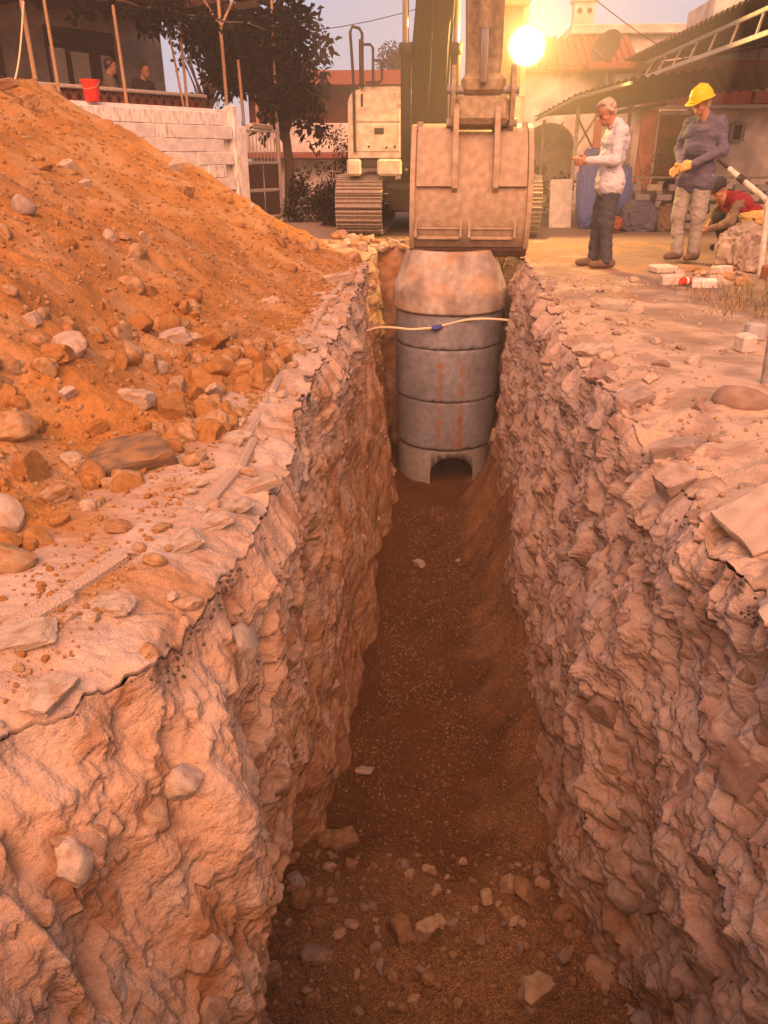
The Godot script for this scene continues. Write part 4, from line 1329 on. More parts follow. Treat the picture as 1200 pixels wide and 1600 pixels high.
	put("rail_loop", tube([Vector3(-1.08, 2.42, zr), Vector3(-0.98, 2.42, zr), Vector3(-0.945, 2.38, zr), Vector3(-0.945, 2.02, zr), Vector3(-0.95, 1.94, zr)], 0.017, 8), M.dark_steel, hr)
	put("rail_loop", tube([Vector3(-0.94, 2.24, zr), Vector3(-0.86, 2.24, zr), Vector3(-0.825, 2.20, zr), Vector3(-0.83, 2.02, zr), Vector3(-0.865, 1.99, zr), Vector3(-1.04, 1.99, zr)], 0.017, 8), M.dark_steel, hr)
	# engine deck and counterweight
	put("engine_hood", bbox(Vector3(2.5, 0.95, 1.9), 0.10), M.cream_paint, ex, off * xf(Vector3(-0.03, 1.56, -14.2)))
	put("counterweight", bbox(Vector3(2.7, 1.05, 0.8), 0.16), M.dark_steel, ex, off * xf(Vector3(-0.03, 1.50, -15.6)))
	put("exhaust", tube([Vector3(-0.6, 2.0, -14.2), Vector3(-0.6, 2.25, -14.2)], 0.05, 12), M.dark_steel, ex, off)
	# cab
	var cab := put("cab", join([
		[bbox(Vector3(0.78, 0.75, 1.5), 0.05), xf(Vector3(0.68, 1.46, -12.55))],
		[bbox(Vector3(0.80, 0.12, 1.55), 0.05), xf(Vector3(0.68, 2.94, -12.55))],
		bar(Vector3(0.325, 1.83, -11.85), Vector3(0.325, 2.89, -12.0), 0.07, 0.07), bar(Vector3(1.035, 1.83, -11.85), Vector3(1.035, 2.89, -12.0), 0.07, 0.07),
		bar(Vector3(0.325, 1.83, -13.25), Vector3(0.325, 2.89, -13.25), 0.07, 0.07), bar(Vector3(1.035, 1.83, -13.25), Vector3(1.035, 2.89, -13.25), 0.07, 0.07)]), M.cream_paint, ex, off)
	put("windscreen", bbox(Vector3(0.63, 1.05, 0.015), 0.002), M.glass_dark, cab, xf(Vector3(0.68, 2.36, -11.93), Vector3(-8, 0, 0)))
	put("side_window", bbox(Vector3(0.015, 1.0, 1.1), 0.002), M.glass_dark, cab, xf(Vector3(1.035, 2.36, -12.62)))
	put("seat", bbox(Vector3(0.4, 0.7, 0.15), 0.05), M.rubber, cab, xf(Vector3(0.68, 2.0, -12.9)))
	# boom
	var bm := [Vector3(-0.20, 1.15, -12.55), Vector3(-0.20, 1.7, -12.1), Vector3(-0.19, 2.5, -11.6), Vector3(-0.10, 3.5, -11.2), Vector3(0.14, 4.3, -10.7), Vector3(0.30, 4.7, -10.0)]
	var boom := put("boom", box_path(bm, [0.46, 0.50, 0.48, 0.46, 0.44, 0.40], [0.42, 0.55, 0.62, 0.62, 0.5, 0.4]), M.boom_dark, ex, off)
	put("hydraulic_hose", join([[tube([Vector3(-0.30, 1.55, -11.95), Vector3(-0.28, 2.0, -11.5), Vector3(-0.25, 2.9, -11.0)], 0.018, 6), Transform3D.IDENTITY], [tube([Vector3(-0.24, 1.5, -11.95), Vector3(-0.21, 2.0, -11.5), Vector3(-0.17, 2.9, -11.0)], 0.018, 6), Transform3D.IDENTITY], [tube([Vector3(0.02, 1.5, -11.95), Vector3(0.04, 2.0, -11.5), Vector3(0.08, 2.9, -11.0)], 0.018, 6), Transform3D.IDENTITY]]), M.rubber, boom)
	for q in [[-0.50, -0.51], [0.14, 0.12]]:
		var cyl := put("boom_cylinder", tube([Vector3(q[0], 1.05, -11.5), Vector3(lerpf(q[0], q[1], 0.6), 2.35, -11.25)], 0.068, 14), M.boom_dark, ex, off)
		put("collar", tube([Vector3(lerpf(q[0], q[1], 0.55), 2.27, -11.265), Vector3(lerpf(q[0], q[1], 0.6), 2.40, -11.24)], 0.085, 14), M.dark_steel, cyl)
		put("rod", tube([Vector3(lerpf(q[0], q[1], 0.6), 2.36, -11.25), Vector3(q[1], 3.6, -11.0)], 0.04, 12), M.chrome, cyl)
	# stick
	put("stick", box_path([Vector3(0.42, 1.72, -10.05), Vector3(0.43, 2.1, -10.1), Vector3(0.40, 3.0, -10.0), Vector3(0.34, 4.2, -9.9), Vector3(0.30, 4.8, -9.95)], [0.36, 0.40, 0.42, 0.42, 0.40], [0.30, 0.36, 0.5, 0.6, 0.5]), M.stick_paint, ex, off)
	put("bucket_cylinder", tube([Vector3(0.41, 2.35, -9.66), Vector3(0.38, 3.6, -9.5)], 0.075, 14), M.stick_paint, ex, off)
	put("cylinder_rod", tube([Vector3(0.42, 1.85, -9.74), Vector3(0.41, 2.36, -9.66)], 0.045, 12), M.chrome, ex, off)
	for x in [0.10, 0.76]:
		put("link_arm", prism([Vector2(-0.10, 0.0), Vector2(0.02, -0.09), Vector2(0.12, 0.0), Vector2(0.16, 0.42), Vector2(0.08, 0.60), Vector2(-0.06, 0.60), Vector2(-0.15, 0.35)], 0.05), M.stick_paint, ex, off * Transform3D(Basis(Vector3.UP, PI / 2), Vector3(x, 1.42, -9.86)))
	put("coupler", join([[bbox(Vector3(0.60, 0.30, 0.30), 0.05), xf(Vector3(0.43, 1.55, -9.88), Vector3(-15, 0, 0))], [bbox(Vector3(0.50, 0.22, 0.22), 0.06), xf(Vector3(0.43, 1.83, -9.90))]]), M.stick_paint, ex, off)
	for y in [1.45, 1.78]:
		put("pin", tube([Vector3(0.03, y, -9.87), Vector3(0.83, y, -9.87)], 0.045, 14), M.grey_steel, ex, off)
	# bucket
	var key := [Vector2(10.12, 1.40), Vector2(9.92, 1.36), Vector2(9.72, 1.20), Vector2(9.58, 0.98), Vector2(9.50, 0.72), Vector2(9.49, 0.48), Vector2(9.54, 0.28), Vector2(9.64, 0.12)]
	var prof := []
	for i in key.size() - 1:
		var p0: Vector2 = key[maxi(i - 1, 0)]
		var p3: Vector2 = key[mini(i + 2, key.size() - 1)]
		for j in 4: prof.append(key[i].cubic_interpolate(key[i + 1], p0, p3, j / 4.0))
	prof.append(key[-1])
	var shell := prof.duplicate()
	for i in range(prof.size() - 1, -1, -1):
		var a: Vector2 = prof[maxi(i - 1, 0)]
		var b: Vector2 = prof[mini(i + 1, prof.size() - 1)]
		var nn := (b - a).normalized().orthogonal()
		if nn.x < 0: nn = -nn
		shell.append(prof[i] + nn * 0.03)
	var R90 := Basis(Vector3.UP, PI / 2)
	var bk := put("bucket", prism(shell, 1.30), M.bucket_steel, ex, off * Transform3D(R90, Vector3(0.33, 0, 0)))
	var sidep := [Vector2(9.475, 0.48)]
	sidep = []
	for p in prof: sidep.append(p + Vector2(-0.015, 0.0))
	sidep.append_array([Vector2(9.80, 0.16), Vector2(10.25, 0.75), Vector2(10.35, 1.30)])
	for s in [-0.665, 0.665]:
		put("side_plate", prism(sidep, 0.035), M.bucket_steel, bk, xf(Vector3(0, 0, s)))
		put("side_rim", prism(rim_outline(prof), 0.055), M.bucket_steel, bk, xf(Vector3(0, 0, s)))
	put("cutting_lip", bbox(Vector3(0.16, 0.10, 1.36), 0.02), M.dark_wood, bk, xf(Vector3(9.66, 0.085, 0), Vector3(0, 0, 12)))
	for x in [-0.36, 0.26]:
		for j in 4:
			var yy := 0.235 + j * 0.105
			put("wear_strip", bbox(Vector3(0.03, 0.035 if j % 3 == 0 else 0.02, 0.50), 0.006), M.bucket_steel, bk, xf(Vector3(9.545 - 0.03 * j + 0.006 * j * j, yy, x)))
		for e in [-0.26, 0.26]:
			put("wear_strip", bbox(Vector3(0.028, 0.30, 0.03), 0.006), M.bucket_steel, bk, xf(Vector3(9.503, 0.39, x + e), Vector3(0, 0, -12)))
	put("cheek_plate", prism(rim_outline(prof, 0.74, 0.05), 0.44), M.bucket_steel, bk, xf(Vector3(0, 0, -0.40)))
	put("cheek_plate", prism(rim_outline(prof, 0.74, 0.05), 0.36), M.bucket_steel, bk, xf(Vector3(0, 0, 0.44)))
	for x in [-0.19, 0.27]:
		put("bucket_ear", prism([Vector2(10.02, 1.30), Vector2(9.53, 0.70), Vector2(9.44, 0.78), Vector2(9.46, 1.05), Vector2(9.66, 1.56), Vector2(9.82, 1.66), Vector2(9.95, 1.62)], 0.06), M.bucket_steel, bk, xf(Vector3(0, 0, x)))
	for x in [-0.60, 0.60]:
		put("lifting_lug", bbox(Vector3(0.06, 0.09, 0.07), 0.012), M.bucket_steel, bk, xf(Vector3(9.95, 1.42, x)))
	# work lamp on a bracket at the cab's front corner
	var lamp := put("work_lamp", join([[lathe([Vector2(0.0, -0.15), Vector2(0.12, -0.14), Vector2(0.23, -0.02), Vector2(0.243, 0.02), Vector2(0.23, 0.02), Vector2(0.0, 0.0)], 24), xf(Vector3(1.03, 2.38, -11.50), Vector3(84, 0, 0))], bar(Vector3(1.03, 2.38, -11.64), Vector3(1.03, 2.40, -11.86), 0.05, 0.05)]), M.dark_steel, ex, off)
	put("lamp_lens", lathe([Vector2(0.0, 0.055), Vector2(0.12, 0.046), Vector2(0.225, 0.012), Vector2(0.0, 0.012)], 24), M.lamp_glow, lamp, xf(Vector3(1.03, 2.38, -11.50), Vector3(84, 0, 0)))
	var sp := OmniLight3D.new()
	sp.name = "work_lamp_light"
	sp.light_color = Color(1.0, 0.76, 0.42)
	sp.light_energy = 12.0
	sp.light_size = 0.04
	sp.omni_range = 60.0
	sp.omni_attenuation = 2.0
	sp.shadow_enabled = true
	lamp.add_child(sp)
	# fog added round the lamp for a glow, standing in for its lens flare
	var fv := FogVolume.new()
	fv.name = "added_lamp_haze"
	fv.shape = RenderingServer.FOG_VOLUME_SHAPE_ELLIPSOID
	fv.size = Vector3(5.2, 4.6, 4.6)
	fv.position = Vector3(0.9, 2.3, -11.2)
	var fm := FogMaterial.new()
	fm.density = 0.042
	fm.albedo = Color(0.95, 0.9, 0.82)
	fv.material = fm
	add_child(fv)
	tag(fv, "thin haze added round the lit excavator lamp for its glow", "dust haze", "", "stuff")
	sp.position = Vector3(1.03, 2.385, -11.42)

func rim_outline(prof: Array, y_from := -9.0, out := 0.045, back := 0.02) -> Array:
	var front := []
	var rear := []
	for i in prof.size():
		if prof[i].y < y_from: continue
		var a: Vector2 = prof[maxi(i - 1, 0)]
		var b: Vector2 = prof[mini(i + 1, prof.size() - 1)]
		var nn := (b - a).normalized().orthogonal()
		if nn.x > 0: nn = -nn
		front.append(prof[i] + nn * out)
		rear.push_front(prof[i] - nn * back)
	return front + rear

# tapered box swept along points: w across x, h across the path in its plane
func box_path(pts: Array, w: Array, h: Array) -> ArrayMesh:
	var t := PackedVector3Array()
	var rings := []
	for i in pts.size():
		var d: Vector3 = (pts[mini(i + 1, pts.size() - 1)] - pts[maxi(i - 1, 0)]).normalized()
		var nn := d.cross(Vector3.RIGHT).normalized()
		var rr := []
		for q in [[-1, -0.86], [-0.86, -1], [0.86, -1], [1, -0.86], [1, 0.86], [0.86, 1], [-0.86, 1], [-1, 0.86]]:
			rr.append(pts[i] + Vector3.RIGHT * q[0] * w[i] * 0.5 + nn * q[1] * h[i] * 0.5)
		rings.append(rr)
	for i in pts.size() - 1:
		var mid: Vector3 = (pts[i] + pts[i + 1]) * 0.5
		for k in 8:
			var a: Vector3 = rings[i][k]
			var b: Vector3 = rings[i][(k + 1) % 8]
			var c: Vector3 = rings[i + 1][(k + 1) % 8]
			var e: Vector3 = rings[i + 1][k]
			tri_out(t, a, b, c, mid)
			tri_out(t, a, c, e, mid)
	for e in [0, pts.size() - 1]:
		var mid: Vector3 = pts[1] if e == 0 else pts[e - 1]
		for k in range(1, 7): tri_out(t, rings[e][0], rings[e][k], rings[e][k + 1], mid)
	return flat_mesh(t)

# ------------------------------------------------------------------ manhole
func build_manhole():
	var C := Vector3(0.13, -2.78, -9.82)
	var mh := thing("concrete_manhole", "grey precast concrete manhole shaft standing at the trench end", "manhole", C)
	mh.scale = Vector3(1.11, 1.0, 1.11)
	var rings := [["ring", 0.50, 1.125, 0.575], ["ring", 1.13, 1.775, 0.588], ["ring", 1.78, 2.185, 0.598]]
	for q in rings:
		put(q[0], ring_mesh(q[1], q[2], q[3], 0.09), M.ring_concrete, mh)
	put("cone", cone_mesh(), M.ring_concrete, mh)
	# base with a pipe opening towards the trench
	var base := CSGCombiner3D.new()
	base.name = "base"
	mh.add_child(base)
	var cy := CSGCylinder3D.new()
	cy.radius = 0.555
	cy.height = 0.60
	cy.sides = 40
	cy.material = M.concrete_grey
	cy.position = Vector3(0, 0.18, 0)
	base.add_child(cy)
	var ho := CSGCylinder3D.new()
	ho.operation = CSGShape3D.OPERATION_SUBTRACTION
	ho.radius = 0.45
	ho.height = 0.6
	ho.sides = 32
	ho.material = M.concrete_grey
	ho.position = Vector3(0, 0.25, 0)
	base.add_child(ho)
	var op := CSGCylinder3D.new()
	op.operation = CSGShape3D.OPERATION_SUBTRACTION
	op.radius = 0.25
	op.height = 0.5
	op.sides = 28
	op.material = M.concrete_grey
	op.rotation_degrees = Vector3(90, 0, 0)
	op.position = Vector3(0.09, 0.15, 0.5)
	base.add_child(op)
	var ob := CSGBox3D.new()
	ob.operation = CSGShape3D.OPERATION_SUBTRACTION
	ob.size = Vector3(0.50, 0.4, 0.5)
	ob.material = M.concrete_grey
	ob.position = Vector3(0.09, -0.05, 0.5)
	base.add_child(ob)
	# rope sling across the shaft
	var rp := thing("rope", "pale rope stretched across the trench in front of the manhole", "rope")
	var pts := [Vector3(-0.84, -0.70, -8.7), Vector3(-0.70, -0.705, -8.98), Vector3(-0.52, -0.725, -9.1), Vector3(-0.32, -0.748, -9.13), Vector3(-0.15, -0.738, -9.14), Vector3(-0.01, -0.722, -9.15), Vector3(0.22, -0.66, -9.17), Vector3(0.42, -0.628, -9.17), Vector3(0.66, -0.618, -9.14), Vector3(0.98, -0.60, -8.9)]
	put("cord", tube(smooth_path(pts, 4), 0.014, 8), M.rope, rp)
	put("knot", tube([Vector3(-0.07, -0.732, -9.14), Vector3(-0.03, -0.728, -9.13), Vector3(0.01, -0.720, -9.14), Vector3(0.05, -0.71, -9.15)], [0.022, 0.034, 0.03, 0.02], 10), M.blue_knot, rp)

func smooth_path(p: Array, n: int) -> Array:
	var out := []
	for i in p.size() - 1:
		for j in n:
			out.append(p[i].cubic_interpolate(p[i + 1], p[maxi(i - 1, 0)], p[mini(i + 2, p.size() - 1)], j / float(n)))
	out.append(p[-1])
	return out

func ring_mesh(y0: float, y1: float, r: float, thick: float) -> ArrayMesh:
	var v := PackedVector3Array()
	var col := PackedColorArray()
	var na := 121
	var prof := [[r - thick, y0], [r - 0.012, y0], [r, y0 + 0.012]]
	var n := int((y1 - y0) / 0.03)
	for i in range(1, n): prof.append([r, lerpf(y0 + 0.012, y1 - 0.012, i / float(n))])
	prof.append_array([[r, y1 - 0.012], [r - 0.012, y1], [r - thick, y1], [r - thick, y0]])
	for q in prof:
		for k in na:
			var a := TAU * k / (na - 1)
			# chipped arrises
			var chip := 0.0
			if q[1] < y0 + 0.02 or q[1] > y1 - 0.02:
				chip = maxf(0.0, n_mid.get_noise_3d(cos(a) * 1.6, q[1] * 3.0, sin(a) * 1.6)) * 0.03
			var p := Vector3(cos(a) * (q[0] - chip), q[1] + (chip * 0.5 if q[1] < y0 + 0.02 else -chip * 0.5), sin(a) * (q[0] - chip))
			v.append(p)
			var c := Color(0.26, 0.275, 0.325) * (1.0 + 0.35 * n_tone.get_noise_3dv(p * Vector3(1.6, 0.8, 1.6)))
			# two rust runs below the old lifting holes
			for s in [[-0.075, 1.62, 0.035], [0.165, 1.70, 0.04], [0.10, 0.9, 0.02]]:
				var w: float = s[2] * (0.8 + 0.6 * n_mid.get_noise_2d(p.y * 1.5, s[0] * 30.0))
				var g: float = absf(p.x - s[0] - 0.012 * n_mid.get_noise_1d(p.y * 2.0))
				if p.z > 0.0 and p.y < s[1] and g < w:
					c = c.lerp(Color(0.34, 0.14, 0.05), 0.95 * clampf((1.0 - g / w) * 2.0, 0.0, 1.0) * clampf(0.6 + n_mid.get_noise_3dv(p) * 1.2, 0.1, 1.0))
			col.append(c)
	return sheet(v, prof.size(), na, col)

func cone_mesh() -> ArrayMesh:
	var v := PackedVector3Array()
	var col := PackedColorArray()
	var na := 97
	var prof := [[0.54, 2.19], [0.615, 2.19], [0.63, 2.205]]
	for i in 6: prof.append([0.63, 2.22 + i * 0.042])
	for i in 14: prof.append([lerpf(0.622, 0.475, i / 13.0), lerpf(2.45, 2.87, i / 13.0)])
	prof.append_array([[0.465, 2.88], [0.38, 2.88], [0.37, 2.80], [0.50, 2.45], [0.52, 2.19]])
	for q in prof:
		for k in na:
			var a := TAU * k / (na - 1)
			var p := Vector3(cos(a) * q[0], q[1], sin(a) * q[0])
			p += Vector3(cos(a), 0, sin(a)) * 0.006 * n_mid.get_noise_3dv(p)
			v.append(p)
			var c := Color(0.44, 0.40, 0.37) * (1.0 + 0.5 * n_tone.get_noise_3dv(p * Vector3(1.8, 1.2, 1.8)))
			var stain := clampf((n_mid.get_noise_3dv(p * Vector3(0.9, 0.25, 0.9) + Vector3(4, 0, 0)) - 0.1) * 4.0, 0.0, 1.0)
			c = c.lerp(Color(0.26, 0.20, 0.165), stain * 0.6)
			c = c.lerp(Color(0.52, 0.34, 0.22), clampf((n_tone.get_noise_3dv(p * 1.3 + Vector3(8, 2, 0)) - 0.05) * 4.0, 0.0, 1.0) * 0.6)
			col.append(c)
	return sheet(v, prof.size(), na, col)

# ------------------------------------------------------------------ people
# bones: [a, b, radius a, radius b]; joined by a smooth minimum and meshed as surface nets
func body_mesh(bones: Array, cell: float, k: float, wrinkle := 0.0, sd := 0) -> ArrayMesh:
	var lo := Vector3.ONE * 1e9
	var hi := -lo
	for b in bones:
		var m: float = maxf(b[2], b[3]) + cell * 3.0 + k
		for p in [b[0], b[1]]:
			lo = lo.min(p - Vector3.ONE * m)
			hi = hi.max(p + Vector3.ONE * m)
	var nx := int((hi.x - lo.x) / cell) + 2
	var ny := int((hi.y - lo.y) / cell) + 2
	var nz := int((hi.z - lo.z) / cell) + 2
	var f := PackedFloat32Array()
	f.resize(nx * ny * nz)
	f.fill(1.0)
	for b in bones:
		var A: Vector3 = b[0]
		var Bv: Vector3 = b[1]
		var ra: float = b[2]
		var rb: float = b[3]
		var m: float = maxf(ra, rb) + cell * 2.5 + k
		var l := ((A.min(Bv) - Vector3.ONE * m - lo) / cell).floor().max(Vector3.ZERO)
		var h := ((A.max(Bv) + Vector3.ONE * m - lo) / cell).ceil().min(Vector3(nx - 1, ny - 1, nz - 1))
		var AB := Bv - A
		var ll := maxf(AB.length_squared(), 1e-8)
		for iz in range(int(l.z), int(h.z) + 1):
			for iy in range(int(l.y), int(h.y) + 1):
				var row := (iz * ny + iy) * nx
				for ix in range(int(l.x), int(h.x) + 1):
					var p := lo + Vector3(ix, iy, iz) * cell
					var t := clampf((p - A).dot(AB) / ll, 0.0, 1.0)
					var d := (p - A - AB * t).length() - lerpf(ra, rb, t)
					var o := f[row + ix]
					var e := maxf(k - absf(o - d), 0.0) / k
					f[row + ix] = minf(o, d) - e * e * k * 0.25
	if wrinkle > 0.0:
		for iz in nz:
			for iy in ny:
				var row := (iz * ny + iy) * nx
				for ix in nx:
					if absf(f[row + ix]) < cell * 3.0:
						var p := lo + Vector3(ix, iy, iz) * cell
						f[row + ix] += wrinkle * (n_mid.get_noise_3dv(p * Vector3(1.2, 2.6, 1.2) + Vector3(sd, 0, sd)) + 0.9 * (0.4 - absf(n_mid.get_noise_3dv(p * Vector3(1.8, 3.6, 1.8) + Vector3(p.y * 1.5, sd, p.y)))))
	# surface nets
	var v := PackedVector3Array()
	var at := PackedInt32Array()
	at.resize(nx * ny * nz)
	at.fill(-1)
	var sy := nx
	var sz := nx * ny
	var corner := PackedInt32Array([0, 1, sy, sy + 1, sz, sz + 1, sz + sy, sz + sy + 1])
	var edges := [[0, 1], [2, 3], [4, 5], [6, 7], [0, 2], [1, 3], [4, 6], [5, 7], [0, 4], [1, 5], [2, 6], [3, 7]]
	for iz in nz - 1:
		for iy in ny - 1:
			var row := (iz * ny + iy) * nx
			for ix in nx - 1:
				var i := row + ix
				if absf(f[i]) > cell * 2.0: continue
				var inside := 0
				for c in 8:
					if f[i + corner[c]] < 0.0: inside += 1
				if inside == 0 or inside == 8: continue
				var s := Vector3.ZERO
				var n := 0
				for e in edges:
					var fa := f[i + corner[e[0]]]
					var fb := f[i + corner[e[1]]]
					if (fa < 0.0) != (fb < 0.0):
						var t := fa / (fa - fb)
						var pa := Vector3(e[0] & 1, (e[0] >> 1) & 1, e[0] >> 2)
						var pb := Vector3(e[1] & 1, (e[1] >> 1) & 1, e[1] >> 2)
						s += pa.lerp(pb, t)
						n += 1
				at[i] = v.size()
				v.append(lo + (Vector3(ix, iy, iz) + s / n) * cell)
	var idx := PackedInt32Array()
	var nor := PackedVector3Array()
	nor.resize(v.size())
	for iz in range(1, nz - 1):
		for iy in range(1, ny - 1):
			var row := (iz * ny + iy) * nx
			for ix in range(1, nx - 1):
				var i := row + ix
				if at[i] < 0: continue
				var a := f[i] < 0.0
				for ax in 3:
					var st: int = [1, sy, sz][ax]
					if a == (f[i + st] < 0.0): continue
					var u: int = [sy, sz, 1][ax]
					var w: int = [sz, 1, sy][ax]
					var q0 := at[i - u - w]
					var q1 := at[i - w]
					var q2 := at[i]
					var q3 := at[i - u]
					if q0 < 0 or q1 < 0 or q2 < 0 or q3 < 0: continue
					if a: idx.append_array([q0, q2, q1, q0, q3, q2])
					else: idx.append_array([q0, q1, q2, q0, q2, q3])
	return from_arrays(v, idx)

func both(list: Array) -> Array:   # adds the mirror image across x
	var out := list.duplicate()
	for b in list: out.append([b[0] * Vector3(-1, 1, 1), b[1] * Vector3(-1, 1, 1), b[2], b[3]])
	return out

func moved(list: Array, t: Transform3D) -> Array:
	var out := []
	for b in list: out.append([t * b[0], t * b[1], b[2], b[3]])
	return out

# head about 0.23 high, facing +z, its base (top of neck) at the origin
func head_bones() -> Array:
	var h := [[Vector3(0, 0.155, -0.018), Vector3(0, 0.15, 0.012), 0.083, 0.080], [Vector3(0, 0.085, 0.02), Vector3(0, 0.06, 0.045), 0.062, 0.052], [Vector3(0, 0.03, 0.068), Vector3(0, 0.04, 0.05), 0.026, 0.034],
		[Vector3(0, 0.125, 0.086), Vector3(0, 0.09, 0.108), 0.012, 0.016], [Vector3(-0.03, 0.137, 0.078), Vector3(0.03, 0.137, 0.078), 0.014, 0.014],
		[Vector3(-0.018, 0.058, 0.088), Vector3(0.018, 0.058, 0.088), 0.011, 0.011], [Vector3(0, -0.05, -0.015), Vector3(0, 0.06, -0.01), 0.058, 0.056]]
	h.append_array(both([[Vector3(0.035, 0.095, 0.06), Vector3(0.04, 0.08, 0.04), 0.026, 0.028], [Vector3(0.084, 0.125, -0.012), Vector3(0.086, 0.09, -0.006), 0.017, 0.011]]))
	return h

func hair_bones(full := true) -> Array:
	var h := [[Vector3(0, 0.175, -0.03), Vector3(0, 0.178, 0.005), 0.072, 0.068], [Vector3(0, 0.14, -0.05), Vector3(0, 0.10, -0.055), 0.062, 0.045]]
	if full: h.append_array(both([[Vector3(0.05, 0.165, 0.01), Vector3(0.064, 0.12, -0.03), 0.030, 0.022]]))
	return h

# a hand from the wrist, pointing along -y, palm towards +z; curl bends the fingers to +z
func hand_bones(curl: float, side: float) -> Array:
	var out := [[Vector3(0, 0.01, 0), Vector3(0, -0.03, 0.002), 0.026, 0.027], [Vector3(-0.022, -0.04, 0.003), Vector3(-0.026, -0.085, 0.005), 0.016, 0.014], [Vector3(0.0, -0.04, 0.003), Vector3(0.0, -0.09, 0.005), 0.017, 0.014], [Vector3(0.022, -0.04, 0.003), Vector3(0.026, -0.083, 0.005), 0.016, 0.013]]
	for i in 4:
		var x := -0.030 + i * 0.020
		var l: float = [0.032, 0.037, 0.034, 0.027][i]
		var p := Vector3(x, -0.088 - (0.004 if i == 1 or i == 2 else 0.0), 0.006)
		var ang := curl * 0.6
		for s in 3:
			var q := p + Vector3(0, -cos(ang), sin(ang)) * l * (1.0 - s * 0.16)
			out.append([p, q, 0.0098 - s * 0.0008, 0.0092 - s * 0.0008])
			p = q
			ang += curl * 0.75
	var tp := Vector3(-side * 0.030, -0.022, 0.008)
	var tq := tp + Vector3(-side * 0.026, -0.030, 0.014)
	var tr := tq + Vector3(-side * 0.006, -0.028, 0.014)
	out.append_array([[tp, tq, 0.014, 0.011], [tq, tr, 0.0108, 0.0095]])
	return out

# place a hand at the wrist so that it points along dir with the palm towards palm
func hand_xf(wrist: Vector3, dir: Vector3, palm: Vector3) -> Transform3D:
	var y := -dir.normalized()
	var z := (palm - y * palm.dot(y)).normalized()
	return Transform3D(Basis(y.cross(z), y, z), wrist)

func eyes(head: Transform3D, p: Node3D):
	for s in [-1, 1]:
		put("eye", lathe([Vector2(0, -0.006), Vector2(0.005, -0.003), Vector2(0.0065, 0.0), Vector2(0.005, 0.003), Vector2(0, 0.006)], 10), M.hair_dark, p, head * xf(Vector3(s * 0.033, 0.113, 0.077), Vector3(90, 0, 0)))

func build_people():
	man_white()
	man_helmet()
	man_crouching()
	porch_person(Vector3(-0.95, 1.52, -1.72), "person in brown top seated behind balustrade, beside the porch pole", M.brown_cloth, 0.9, 211)
	porch_person(Vector3(-0.30, 1.50, -1.68), "dark-haired person in dark top leaning on the balustrade", M.black_cloth, 0.2, 212)

